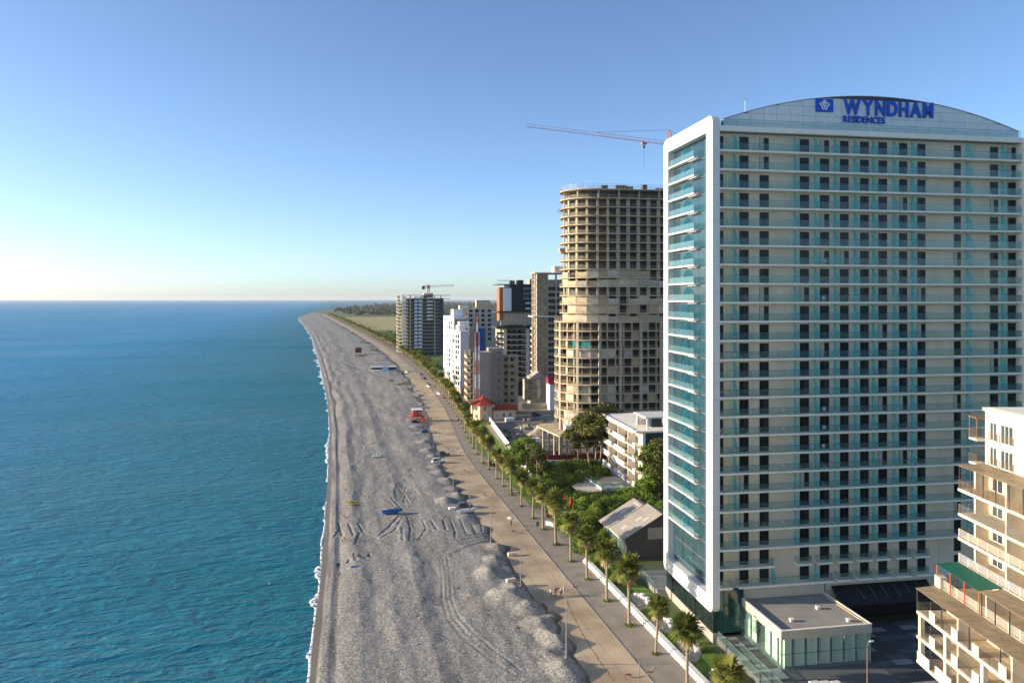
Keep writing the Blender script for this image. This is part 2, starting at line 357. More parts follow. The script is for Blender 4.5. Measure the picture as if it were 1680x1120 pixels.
# surf: white foam where waves run up
def foam_mat():
    m, N, L, p = newmat('sea_foam')
    p.inputs['Base Color'].default_value = (.82,.84,.85,1); p.inputs['Roughness'].default_value = .8
    geo = N.new('ShaderNodeNewGeometry'); nz = N.new('ShaderNodeTexNoise'); nz.inputs['Scale'].default_value = 1.6; nz.inputs['Detail'].default_value = 6
    L.new(geo.outputs['Position'], nz.inputs['Vector'])
    cr = N.new('ShaderNodeValToRGB'); cr.color_ramp.elements[0].position = .38; cr.color_ramp.elements[1].position = .50; L.new(nz.outputs['Fac'], cr.inputs[0])
    L.new(cr.outputs[0], p.inputs['Alpha']); return m
FOAM = foam_mat()
fb = MB(); vs = []; ysf = np.concatenate([np.arange(70,420,.35), np.geomspace(420,2400,500)])
wv = fbm(ysf*.07, ysf*0+.5, 4, 71); wo_ = fbm(ysf*.045, ysf*0+.5, 3, 77); w3 = fbm(ysf*.6, ysf*0+.5, 3, 79)
wq = fbm(ysf*.05+40, ysf*0+.5, 3, 91)
y_ok = lambda i: wq[i] > 9 and ysf[i] < 900
for i, y in enumerate(ysf):
    far = 1 + (y > 500)*1.2
    wd = max(.32+.25*w3[i], (.35 + 6.5*wv[i] + 1.0*w3[i]))*far
    x1 = shx(y) + .35 + 1.6*wo_[i] + .5*w3[i]; x0 = x1 - min(wd*(1.5 if y < 190 else 1), 2.8*far)
    vs += [(x0, y, SEAZ+.03), ((x0*.6+x1*.4), y, SEAZ+.06+min(.25,wd*.16)), (x1, y, SEAZ+.05)]
fb.add(vs, [(3*i+j, 3*i+j+1, 3*i+j+4, 3*i+j+3) for i in range(len(ysf)-1) for j in (0,1)])
for i in range(len(ysf)-1):           # thin broken lines further out
    if y_ok(i):
        y, y2 = ysf[i], ysf[i+1]; a_ = shx(y)-2.6-9*wo_[i]; c_ = shx(y2)-2.6-9*wo_[i+1]; q = .10+.35*max(0,w3[i]+.1)
        fb.add([(a_-q,y,SEAZ+.03),(a_,y,SEAZ+.10),(a_+q,y,SEAZ+.03),(c_-q,y2,SEAZ+.03),(c_,y2,SEAZ+.10),(c_+q,y2,SEAZ+.03)], [(0,1,4,3),(1,2,5,4)])
o = fb.build('foam', FOAM, smooth=True); o['kind'] = 'stuff'; o['label'] = 'white foam of small waves breaking along the shingle'; 

# land, promenade, lawns
LAND = M('inland_scrub', (.07,.105,.035), .95, .3, .012, col2=(.19,.18,.08), bump=.3, bs=1.5)
TAN = M('tan_promenade', (.36,.27,.175), .85, .2, .13, col2=(.56,.44,.30), bump=.08, bs=6, detail=8)
ASPH = M('grey_asphalt', (.29,.25,.205), .9, .15, .3, bump=.1, bs=10)
PAVE = M('grey_paving', (.24,.235,.225), .85, .1, .5)
LAWN = M('lawn', (.07,.15,.018), .95, .3, .35, col2=(.17,.26,.04), bump=.6, bs=9)
FIELD = M('dry_field', (.30,.27,.09), .95, .2, .02, col2=(.40,.34,.14), bump=.2)
DIRT = M('building_site_dirt', (.20,.17,.13), .95, .3, .12, col2=(.31,.27,.21), bump=.4, bs=2)
GRASS = M('rough_grass', (.06,.12,.02), .95, .3, .06, col2=(.17,.22,.05), bump=.6, bs=3)
yl = sorted(set(list(np.arange(-200,420,20.)) + list(np.geomspace(420,12000,80))))
def lland(y): return promx(y)+2 if y < 2800 else shx(y)+2 + max(0, (2950-y)*.3)
struct(strip('ground', LAND, lland, lambda y: 9000 if y < 7000 else 9000, yl, -.02))
yp = [y for y in yl if y < 2900]
struct(strip('promenade', TAN, promx, lambda y: palx(y)-3.8, yp, .0))
struct(strip('footpath', ASPH, lambda y: palx(y)-3.8, lambda y: palx(y)+2.6, yp, .004))
# kerb line between the two
kb = MB()
for i in range(len(yp)-1):
    y0, y1 = yp[i], yp[i+1]
    kb.prism([(palx(y0)-3.92,y0),(palx(y0)-3.72,y0),(palx(y1)-3.72,y1),(palx(y1)-3.92,y1)], .002, .06)
struct(kb.build('kerb', PAVE))
# ---------------------------------------------------------------- the hotel tower
PHI = RAD(9.8); HD = 120.0; HX, HYW = at(1168, HD); HRZ = -(YAW - PHI)
HR0 = (1168-CX)/FPX*HD
def hx(px, Y=0.):        # local x on the hotel front for an image column
    k = (px-CX)/FPX; return (k*(HD+math.cos(PHI)*Y) - HR0 + math.sin(PHI)*Y)/(math.cos(PHI)-math.sin(PHI)*k)
hotel = thing('hotel_tower', 'tall white framed hotel tower with teal glass balconies and arched roof', 'building', (HX,HYW,0), HRZ)
FL = 3.05; Z0 = 8.75; NF = 24; ZTOP = Z0 + FL*NF; HW = 57.0; HDEP = 21.0; YW = 1.45
# white ring frame on the sea side
def ring(y0,y1,z0,z1,r,n=7):
    p = []
    for cy,cz,a0 in ((y1-r,z1-r,0),(y0+r,z1-r,90),(y0+r,z0+r,180),(y1-r,z0+r,270)):
        for i in range(n): a = RAD(a0+90*i/(n-1)); p.append((cy+r*math.cos(a), cz+r*math.sin(a)))
    return p
def frame_mesh():
    b = MB(); prof = []
    o_ = ring(0,HDEP,4.7,84.4,1.25); i_ = ring(2.2,HDEP-2.3,7.3,81.9,.2)
    n = len(o_)
    lay = [[(1.35,y,z) for y,z in o_], [(.12,y,z) for y,z in o_], [(0,*q) for q in ring(.12,HDEP-.12,4.82,84.28,1.15)], [(0,y,z) for y,z in i_], [(1.35,y,z) for y,z in i_]]
    vs = [v for l in lay for v in l]
    fs = [(k*n+i, k*n+(i+1)%n, (k+1)*n+(i+1)%n, (k+1)*n+i) for k in range(4) for i in range(n)]
    fs += [(4*n+i, 4*n+(i+1)%n, (i+1)%n, i) for i in range(n)]
    return b.add(vs, fs)
frame_mesh().build('portal_frame', WHITE, hotel)
for k in range(1, 14): boxp('frame_joint', PAVE, hotel, .2,1.30,-.006,.02, 4.7+k*5.7, 4.7+k*5.7+.035)
# curtain wall behind the ring
boxp('curtain_wall', BLUEG, hotel, 1.22,1.4, 2.4,HDEP-2.4, 7.3,81.9)
mu = MB()
for k in range(25):
    z = Z0 + FL*k - .4
    if 7.6 < z < 81.5: mu.box(1.16,1.24, 2.5,HDEP-2.5, z,z+.07)
for y in (5.2,8.0,10.6,13.2,15.8): mu.box(1.17,1.24, y-.03,y+.03, 7.5,81.7)
mu.build('mullion', STEEL, hotel)
sl = MB().box(.1,1.2, 7.4,HDEP-2.32, -.1,.18).mesh('side_slab', WHITE)
rl = MB()
rl.box(.12,.15, 7.45,HDEP-2.55, .2,1.25); rl.box(.15,1.2, 7.42,7.45, .2,1.25)
rl = rl.mesh('side_rail', SIDEG)
sc_ = MB().prism_y([(.2,.2),(1.2,.2),(1.2,2.5),(.9,2.5),(.2,1.6)], 12.2,12.25).mesh('side_screen', FING)
sbm = MB().box(.35,1.15, 6.9,10.5, -.32,-.26).mesh('side_beam', WHITE)  # plain white strip under the side slab
for k in range(2, NF):
    z = Z0 + FL*k
    s_ = obj('side_balcony', sl, hotel, (0,0,z)); obj('glass_rail', rl, s_); obj('privacy_screen', sc_, s_); obj('soffit_strip', sbm, s_)
# front: wall columns, floor slabs, rails, doors, screens
doorpx = [(1213,1228),(1246,1261),(1312,1327),(1345,1360),(1378,1392),(1411,1425),(1441,1455),(1475,1488),(1505,1518),(1565,1576),(1624,1637),(1653,1666)]
doorx = [(hx(a,YW), hx(b,YW)) for a,b in doorpx]
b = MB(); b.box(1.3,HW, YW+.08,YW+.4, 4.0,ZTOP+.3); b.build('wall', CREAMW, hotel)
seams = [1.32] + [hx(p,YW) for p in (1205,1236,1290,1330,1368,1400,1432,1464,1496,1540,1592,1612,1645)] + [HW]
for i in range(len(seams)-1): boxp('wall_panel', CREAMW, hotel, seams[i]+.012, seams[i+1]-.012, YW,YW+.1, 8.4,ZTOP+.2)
dw = doorx[2][1]-doorx[2][0]
dm = MB(); dm.box(0,dw, -.02,.06, 0,2.38, 0)
for x0,x1 in ((0,.06),(dw/2-.05,dw/2+.05),(dw-.06,dw)): dm.box(x0,x1,-.05,.0,0,2.38,1)
dm.box(0,dw,-.05,.0,2.32,2.40,1)
dm = dm.mesh('balcony_door', [DOORG,BLACKF])
dmo = MB(); dmo.box(0,dw*.47, -.02,.06, 0,2.38, 0); dmo.box(dw*.47,dw,.0,.06,0,2.38,2)
for x0,x1 in ((0,.05),(dw*.44,dw*.5),(dw-.06,dw)): dmo.box(x0,x1,-.05,.0,0,2.38,1)
CURT = M('room_curtain', (.50,.46,.36), .9, .15, 2, streak=(4,1,.1))
dmc = MB(); dmc.box(0,dw*.5,-.02,.06,0,2.38,2); dmc.box(dw*.5,dw,-.02,.06,0,2.38,0)
for x0,x1 in ((0,.05),(dw*.47,dw*.53),(dw-.06,dw)): dmc.box(x0,x1,-.05,.0,0,2.38,1)
dmo = dmo.mesh('balcony_door', [DOORG,BLACKF,BLACKF]); dmc = dmc.mesh('balcony_door', [DOORG,BLACKF,CURT])
cw = hx(1195,YW)-1.5
cwm = MB().box(0,cw*.52,-.02,.06,0,2.35,0).box(cw*.52,cw,-.02,.06,0,2.35,1).box(cw*.49,cw*.55,-.05,0,0,2.35,2).mesh('corner_window', [DOORG, M('reflection_yellow', (.66,.60,.36), .8, .15, 2, streak=(3,1,.1)), BLACKF])  # yellow half: a warm reflection painted into the pane colour
fin = MB().prism_x([(.12,0),(YW,0),(YW,2.55),(YW-.35,2.55),(.12,1.25)], -.025,.025).mesh('privacy_screen', FING)
finx = [hx(p,.7) for p in (1207.5,1307,1340,1373,1406,1436,1470,1500,1591,1648)]
def railmesh(x0,x1,ends=(0,0)):
    b = MB(); n = max(1,round((x1-x0)/1.9)); s = (x1-x0)/n
    for i in range(n): b.box(x0+i*s+.02, x0+(i+1)*s-.02, .10,.13, .02,1.12, 0)
    if ends[0]: b.box(x0,x0+.03,.14,YW-.02,.02,1.12,0)
    if ends[1]: b.box(x1-.03,x1,.14,YW-.02,.02,1.12,0)
    b.box(x0,x1,.09,.14,1.12,1.15,1)
    return b
slabm = MB().box(1.36,HW, .02,YW+.02, -.30,.0).mesh('balcony_slab', SLABW)
rm = railmesh(1.4,HW-.1,(0,1)).mesh('glass_rail', [RAILG,DKSTEEL])
rr = random.Random(5)
for k in range(NF):
    z = Z0 + FL*k
    if k >= 2:
        s_ = obj('balcony_slab', slabm, hotel, (0,0,z)); obj('glass_rail', rm, s_)
        for x in finx: obj('privacy_screen', fin, s_, (x,0,.0))
    obj('corner_window', cwm, hotel, (1.5,YW-.005,z))
    for i,(a,b_) in enumerate(doorx):
        me = rr.choice([dm,dm,dmo,dm,dmc,dmo,dm]) if k > 2 else dm
        if k < 2 and a > hx(1600,YW): continue
        obj('balcony_door', me, hotel, (a,YW-.005,z), sc=((b_-a)/dw,1,1))
# the lowest two floors: short and single balconies
def balc(k, x0, x1):
    s_ = MB().box(x0,x1,.02,YW+.02,-.32,.0).build('balcony_slab', SLABW, hotel, (0,0,Z0+FL*k))
    railmesh(x0+.05,x1-.05,(x0>2,1)).build('glass_rail', [RAILG,DKSTEEL], s_)
    return s_
balc(1, 1.36, hx(1271)); balc(0, 1.36, hx(1203)); s_ = balc(0, hx(1213), hx(1367)); 
for x in (hx(1270,.7),hx(1340,.7)): obj('privacy_screen', fin, s_, (x,0,.0))
for p in (1310,1344,1377,1410,1440,1474,1504):
    balc(1, hx(p), hx(p)+2.5)
    if p > 1350: balc(0, hx(p), hx(p)+2.5)
# parapet, roof terrace rail, arched pediment of panels
boxp('parapet', SLABW, hotel, 1.36,HW+.1, -.02,YW, ZTOP-.1,ZTOP+.75)
railmesh(1.9,HW).build('roof_rail', [RAILG,DKSTEEL], hotel, (0,.15,ZTOP+.75))
boxp('roof', PAVE, hotel, 1.4,HW, .6,HDEP, ZTOP-.15,ZTOP+.3)
boxp('end_pier', SLABW, hotel, HW+.005,HW+1.3, -.05,2.6, 0,ZTOP+.7)
boxp('end_wall', CREAMW, hotel, HW-.4,HW, YW+.45,HDEP, 0,ZTOP-.16)
boxp('back_wall', CREAMW, hotel, 1.45,HW-.5, HDEP-.3,HDEP-.05, 0,ZTOP-.2)
XA, XB = hx(1187,2.4), hx(1671,2.4); ZB = ZTOP+.4; ZPK = 89.2; ZS = 84.35
def arc(x): t = (x-(XA+XB)/2)/((XB-XA)/2); return ZS + (ZPK-ZS)*(1-t*t)
PYO = 2.4
bk = MB(); n = 40; prof = [(XA,ZB)] + [(XB,ZB)] + [(XB-(XB-XA)*i/n, arc(XB-(XB-XA)*i/n)-.03) for i in range(n+1)]
bk.prism_y(prof, PYO+.06, PYO+1.0); bk.build('pediment', DKSTEEL, hotel)
cp = MB(); pts = [(XA+(XB-XA)*i/n, arc(XA+(XB-XA)*i/n)) for i in range(n+1)]
for i in range(n): cp.prism_y([(pts[i][0],pts[i][1]-.04),(pts[i+1][0],pts[i+1][1]-.04),(pts[i+1][0],pts[i+1][1]+.07),(pts[i][0],pts[i][1]+.07)], PYO-.1, PYO+1.1)
cp.build('coping', STEEL, hotel)
pw, ph = 2.35, 1.55; nx = int((XB-XA)/pw)+1
for j in range(4):
    for i in range(nx):
        x0 = XA+i*pw+.02+(j%2)*.0; x1 = min(XA+(i+1)*pw-.02, XB); z0 = ZB+j*ph+.02; z1 = z0+ph-.04
        if x1-x0 < .1: continue
        xs_ = np.linspace(x0,x1,6); tops = [min(z1, arc(x)-.06) for x in xs_]
        keep = [(x,t) for x,t in zip(xs_,tops) if t > z0+.05]
        if len(keep) < 2: continue
        MB().prism_y([(keep[0][0],z0),(keep[-1][0],z0)] + keep[::-1], PYO,PYO+.05).build('cladding_panel', PANEL, hotel)
MB().tube([(hx(1237),3,ZTOP),(hx(1237),3,88.0)],.035).tube([(hx(1237)-.35,3,87.9),(hx(1237)+.35,3,87.9)],.05).build('roof_aerial', STEEL, hotel)
# ground floor: dark glass under the ring, glazed corner, blank wall, dark porch
boxp('ground_floor_glass', DOORG, hotel, .45,.6, .5,HDEP-.5, 1.5,4.95)
boxp('plinth', GREYW, hotel, .3,1.35, .3,HDEP-.3, -.3,1.5)
gm = MB()
for y in np.arange(.5,HDEP,2.5): gm.box(.42,.46,y,y+.06,1.5,4.9)
gm.build('glazing_bar', DKSTEEL, hotel)
TEALG = dark_glass('teal_lobby_glass', (.006,.05,.05), .05, .7, .6, .4)
boxp('lobby_glass', TEALG, hotel, .62,hx(1216,YW), .62,.72, 1.3,8.4)
boxp('floor_soffit', SLABW, hotel, .62,HW, .75,YW+.6, 8.05,8.4)
lm = MB()
for x in (2.2,3.4): lm.box(x,x+.05,.57,.63,1.3,8.1)
for z in (3.4,5.6): lm.box(.7,hx(1216,YW),.57,.63,z,z+.05)
lm.build('lobby_glazing_bar', DKSTEEL, hotel)
boxp('blank_wall', CREAMW, hotel, hx(1216,YW),hx(1352,YW), YW-.1,YW+.05, .8,8.5)
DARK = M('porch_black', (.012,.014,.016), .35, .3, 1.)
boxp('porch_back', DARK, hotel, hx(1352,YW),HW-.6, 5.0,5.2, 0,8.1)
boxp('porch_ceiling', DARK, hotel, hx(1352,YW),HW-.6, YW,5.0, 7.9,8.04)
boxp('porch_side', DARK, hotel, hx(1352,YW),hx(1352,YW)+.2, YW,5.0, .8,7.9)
for i in range(7):
    x = hx(1405)+i*2.2; MB().tube([(x,.2,7.6),(x+1.6,-.9,5.0)],.025,4).build('canopy_rod', STEEL, hotel)
cn = MB(); cn.prism_x([(-1.4,4.9),(YW,7.2),(YW,7.35),(-1.4,5.02)], hx(1372), hx(1530)); cn.build('entrance_canopy', DARK, hotel)

# rooftop sign: emblem and letters
def text_mesh(ch, mat, bold):
    cu = bpy.data.curves.new('glyph','FONT'); cu.body = ch; cu.size = 1; cu.offset = bold; cu.extrude = .06; cu.resolution_u = 3
    o = bpy.data.objects.new('glyph', cu); C.objects.link(o)
    bpy.context.view_layer.update()
    me = bpy.data.meshes.new_from_object(o.evaluated_get(bpy.context.evaluated_depsgraph_get()))
    bpy.data.objects.remove(o); me.materials.clear(); me.materials.append(mat); return me
SY_ = PYO-.16; c0 = Vector((0,0,0))
sign = thing('rooftop_sign', 'big blue hotel name letters and square emblem on the arched roof front', 'sign', (HX,HYW,0), HRZ)
def lay(word, x0, x1, z0, hgt, bold, gap):
    ms = [text_mesh(c, SIGNB, bold) for c in word]; ex = []
    for me in ms:
        xs_ = [v.co.x for v in me.vertices]; ys_ = [v.co.y for v in me.vertices]; ex.append((min(xs_),max(xs_),min(ys_),max(ys_)))
    k = hgt/(max(e[3] for e in ex)-0); tw = sum((e[1]-e[0]) for e in ex) ; g = gap*tw/len(word)
    kx = (x1-x0)/(tw + g*(len(word)-1)); x = x0
    for me, e in zip(ms, ex):
        for v in me.vertices: v.co = ((v.co.x-e[0])*kx, v.co.z*1.6, v.co.y*k)
        obj('letter', me, sign, (x, SY_, z0)); x += (e[1]-e[0]+g)*kx
def sz(py, px):   # height on the sign plane
    d = HD + math.sin(PHI)*hx(px,PYO) + math.cos(PHI)*PYO; return CH + (HY-py)*d/FPX
lay('WYNDHAM', hx(1383,PYO), hx(1530,PYO), sz(190,1450), sz(165,1450)-sz(190,1450), .035, .13)
lay('RESIDENCES', hx(1382.5,PYO), hx(1451,PYO), sz(202,1415), sz(191.5,1415)-sz(202,1415), .012, .16)
xa, xb, za, zb = hx(1337.5,PYO), hx(1366,PYO), sz(184,1350), sz(162.5,1350)
boxp('emblem_plate', SIGNB, sign, xa,xb, SY_-.05,SY_+.1, za,zb)
lg = MB(); W_ = xb-xa; H_ = zb-za
def st(pts, wd):
    for (u0,v0),(u1,v1) in zip(pts[:-1],pts[1:]):
        a = Vector((u0,v0)); c = Vector((u1,v1)); t = (c-a).normalized(); n_ = Vector((-t.y,t.x))*wd/2; a = a-t*.012; c = c+t*.012
        lg.prism_y([(xa+q.x*W_, za+q.y*H_) for q in (a-n_, c-n_, c+n_, a+n_)], SY_-.10, SY_-.06)
st([(.20,.62),(.27,.56),(.34,.42),(.41,.16)],.07); st([(.30,.72),(.38,.64),(.45,.48),(.50,.34)],.065); st([(.41,.16),(.48,.24),(.52,.34)],.06)
st([(.56,.14),(.64,.34),(.72,.52),(.80,.62)],.07); st([(.50,.34),(.57,.52),(.64,.66),(.70,.72)],.065)
st([(.42,.76),(.50,.60),(.58,.76)],.07); st([(.44,.84),(.50,.88),(.56,.84)],.07); st([(.44,.80),(.56,.80)],.08)
lg.build('emblem_mark', SIGNW, sign)
# ---------------------------------------------------------------- glass pavilion beside the hotel and its terraces
pav = thing('pavilion', 'low flat roofed glass pavilion with white curtains in front of the hotel', 'building', (HX,HYW,0), HRZ)
PX0,PX1,PY0,PY1,PZ0,PZ1 = 5.4, 20.0, -11.6, 1.2, 1.05, 6.7
GOLD = M('bronze_fascia', (.56,.50,.38), .5, .08, .5)
ROOFM = M('grey_membrane', (.30,.285,.26), .9, .1, .4, bump=.1)
boxp('roof', ROOFM, pav, PX0+.3,PX1-.3, PY0+.3,PY1, PZ1-.65,PZ1-.45)
for x_,y_ in ((9,-8),(15.5,-4.5),(17.5,-9.5)): MB().box(x_,x_+.5,y_,y_+.5,PZ1-.45,PZ1-.1).box(x_-.08,x_+.58,y_-.08,y_+.58,PZ1-.1,PZ1-.03).build('roof_vent', SLABW, pav)
for i in range(1,6): boxp('membrane_seam', GREYW, pav, PX0+.4+i*2.4,PX0+.46+i*2.4, PY0+.35,PY1-.1, PZ1-.45,PZ1-.44)
fa = MB()
for i in range(5):
    y0 = PY0+i*(PY1-PY0)/5; y1 = PY0+(i+1)*(PY1-PY0)/5; boxp('fascia_panel', GOLD, pav, PX0,PX0+.12, y0+.012,y1-.012, PZ1-1.3,PZ1-.05)
for i in range(7):
    x0 = PX0+.13+i*(PX1-PX0-.13)/7; x1 = PX0+.13+(i+1)*(PX1-PX0-.13)/7; boxp('fascia_panel', GOLD, pav, x0+.012,x1-.012, PY0,PY0+.12, PZ1-1.3,PZ1-.05)
cpm = MB(); cpm.box(PX0-.06,PX0+.3,PY0-.06,PY1,PZ1-.05,PZ1+.05); cpm.box(PX0+.3,PX1,PY0-.06,PY0+.3,PZ1-.05,PZ1+.05); cpm.box(PX1-.3,PX1,PY0+.3,PY1,PZ1-.05,PZ1+.05)
cpm.build('coping', SLABW, pav)
boxp('floor', PAVE, pav, PX0,PX1,PY0,PY1,.6,PZ0)
boxp('rear_wall', CREAMW, pav, PX1-.2,PX1-.02, PY0+.25,PY1, PZ0,PZ1-.4)
CURW = M('sheer_curtain', (.82,.82,.76), .9, .06, 3, streak=(2,2,.05))
def curtain(p0, p1, parent):
    b = MB(); n = 26; L_ = math.hypot(p1[0]-p0[0], p1[1]-p0[1]); nx_ = -(p1[1]-p0[1])/L_; ny_ = (p1[0]-p0[0])/L_; vs = []
    for i in range(n+1):
        t = i/n; o = .07*math.sin(i*1.9)+.03*math.sin(i*4.1)
        x = p0[0]+(p1[0]-p0[0])*t+nx_*o; y = p0[1]+(p1[1]-p0[1])*t+ny_*o; vs += [(x,y,PZ0+.03),(x,y,PZ1-1.35)]
    b.add(vs, [(2*i,2*i+2,2*i+3,2*i+1) for i in range(n)]); return b.build('curtain', CURW, parent, smooth=True)
for i in range(7):
    x0 = PX0+.15+i*2.05; boxp('glass_pane', CLEARG, pav, x0+.02,x0+2.03, PY0+.1,PY0+.14, PZ0,PZ1-1.3)
    curtain((x0+.2,PY0+.7),(x0+1.85,PY0+.7),pav)
for i in range(6):
    y0 = PY0+.15+i*2.08; boxp('glass_pane', CLEARG, pav, PX0+.05,PX0+.09, y0+.02,y0+2.06, PZ0,PZ1-1.3)
    if i != 3: curtain((PX0+.7,y0+.15),(PX0+.7,y0+1.7),pav)
bars = MB()
for i in range(8): bars.box(PX0+.13+i*2.05,PX0+.17+i*2.05,PY0+.06,PY0+.11,PZ0,PZ1-1.3)
for i in range(7): bars.box(PX0+.02,PX0+.05,PY0+.15+i*2.08,PY0+.19+i*2.08,PZ0,PZ1-1.3)
bars.box(PX0+.1,PX1-.2,PY0+.06,PY0+.1,3.2,3.25); bars.box(PX0+.02,PX0+.05,PY0+.1,PY1,3.2,3.25)
bars.build('glazing_bar', DKSTEEL, pav)

def hloc(o, x, y, z=0):
    c, s = math.cos(HRZ), math.sin(HRZ); return (HX+c*x-s*y, HYW+s*x+c*y, z)
def hsheet(name, mat, poly, z, kind='structure'):
    o = MB().add([(x,y,z) for x,y in poly], [tuple(range(len(poly)))]).build(name, mat, None, (HX,HYW,0), HRZ); o['kind'] = kind; return o
# terrace of grey slabs, some lighter
TSL = [M('terrace_slab_%s' % n, c, .7, .06, 1) for n, c in (('dark',(.075,.08,.085)),('mid',(.12,.125,.125)),('pale',(.30,.30,.29)))]
ter = struct(MB().box(.9,44,-30,0.4,-.2,.98).build('terrace', TSL[1], None, (HX,HYW,0), HRZ))
rr = random.Random(11)
tms = [MB().box(.015,1.485,.01,.74,0,.03).mesh('paving_slab', m) for m in TSL]
for i in range(3):
    for j in range(24): obj('paving_slab', rr.choice([tms[0],tms[1],tms[1],tms[2]]), ter, (.93+i*1.5,-17.6+j*.75,.98))
big = [MB().box(.02,2.98,.02,1.48,0,.03).mesh('paving_slab', m) for m in TSL]
for i in range(8):
    for j in range(15): obj('paving_slab', rr.choice([big[0],big[0],big[1],big[2]] if (i+j)%2 else [big[0],big[0],big[1]]), ter, (20.2+i*3.0,-22+j*1.5,.98))
# glass balustrades on the terrace
def balus(p, label, h=1.1, z=1.0):
    L_ = 0; t = thing('glass_balustrade', label, 'balustrade', (HX,HYW,z), HRZ)
    for (x0,y0),(x1,y1) in zip(p[:-1],p[1:]):
        n = max(1,round(math.hypot(x1-x0,y1-y0)/1.8))
        for i in range(n):
            a = Vector((x0+(x1-x0)*(i+.03)/n, y0+(y1-y0)*(i+.03)/n)); c = Vector((x0+(x1-x0)*(i+.97)/n, y0+(y1-y0)*(i+.97)/n)); q = (c-a).normalized(); m_ = Vector((-q.y,q.x))*.015
            MB().prism([tuple(a-m_),tuple(c-m_),tuple(c+m_),tuple(a+m_)], 0,h).build('glass_pane', RAILG, t)
        MB().tube([(x0,y0,h+.02),(x1,y1,h+.02)],.03,6).build('handrail', STEEL, t)
    return t
balus([(.95,-.2),(.95,-18)], 'long glass balustrade along the sea edge of the paved hotel terrace')
balus([(2.6,-4.2),(2.6,-18)], 'inner glass balustrade between the terrace ramp and the pavilion')
balus([(-1.6,HDEP+.5),(-1.6,HDEP+9)], 'glass balustrade beside the steps behind the hotel corner', 1.1, .9)
balus([(-1.5,HDEP+9.3),(4.5,HDEP+9.3)], 'glass balustrade in front of the grey hall', 1.1, .9)
rt = struct(MB().box(-1.7,8,HDEP+.3,HDEP+9.5,-.2,.9).build('terrace', PAVE, None, (HX,HYW,0), HRZ))
st_ = thing('steps', 'pale steps climbing to the terrace behind the hotel corner', 'steps', (HX,HYW,0), HRZ)
for i in range(6): boxp('step', PAVE, st_, -1.5+.05,.25, HDEP-1.9+i*.32,HDEP+.29, i*.15,(i+1)*.15)
# garden strip between the promenade and the hotel: lawn, white wall, paths, curved seats
hg = [(-5.6,-40),(.85,-40),(.25,HDEP-2),(.25,HDEP+2),(-5.6,HDEP+2)]
struct(MB().add([(51.6,70,.02),(57.5,70,.02),(57.9,151,.02),(51.6,151,.02)], [(0,1,2,3)]).build('lawn', LAWN))
wall = thing('garden_wall', 'long low white wall between the promenade and the hotel garden', 'wall')
for i in range(14):
    y0 = 72+i*5.6; b = MB(); b.box(51.1,51.75,y0+.02,y0+5.58,-.05,.62); b.box(51.02,51.83,y0+.01,y0+5.59,.62,.74); b.box(50.75,51.1,y0+.02,y0+5.58,-.05,.38)
    b.build('wall_block', WHITE, wall)
SANDP = M('pale_path', (.42,.37,.30), .9, .1, .8)
def blob(cx, cy, rx, ry, rot, n=20, wob=.12, seed=0):
    r_ = random.Random(seed); ph = r_.random()*6
    return [(cx+ (math.cos(a)*rx*math.cos(rot)-math.sin(a)*ry*math.sin(rot))*(1+wob*math.sin(3*a+ph)), cy+(math.cos(a)*rx*math.sin(rot)+math.sin(a)*ry*math.cos(rot))*(1+wob*math.sin(3*a+ph))) for a in [2*math.pi*i/n for i in range(n)]]
paths = MB(); sps = [(54.4,98),(54.4,108.5),(54.3,118.5),(54.3,128),(54.6,88)]
for i,(x,y) in enumerate(sps): paths.add([(a,c,.026+.003*i) for a,c in blob(x,y,1.7,3.6,-.25,28,.14,i)], [tuple(range(28))])
struct(paths.build('garden_path', SANDP))
ords = ['nearest','second','third','fourth','farthest']
for i,(x,y) in enumerate([(54.6,90),(54.4,99),(54.3,109.5),(54.3,119),(54.3,128.5)]):
    t = thing('curved_bench', '%s white stepped curved garden seat, counting away from the camera, beside the hotel lawn' % ords[i], 'bench', (x,y,0), .12, 'white garden seats')
    for k in range(7):
        a = -1.0+k*.33; cx_ = 1.5*math.cos(a)-.3; cy_ = 2.6*math.sin(a); hgt = [.35,.4,.7,.4,.7,.4,.35][k]
        MB().prism([(cx_-.3,cy_-.4),(cx_+.3,cy_-.4),(cx_+.3,cy_+.38),(cx_-.3,cy_+.38)], .02,hgt+.04*k%.1).build('seat_block', WHITE, t, rz=0)
    p = thing('round_planter', '%s round white pot, counting away from the camera, on the hotel lawn' % ords[i], 'planter', (x-1.45,y+.2-2.8,0), 0, 'round white garden pots')
    MB().tube([(0,0,.02),(0,0,.12),(0,0,.42),(0,0,.5)],[.42,.55,.62,.56],16).build('pot', WHITE, p, smooth=False)
    MB().tube([(0,0,.44),(0,0,.515)],[.5,.5],16).build('soil', DIRT, p)
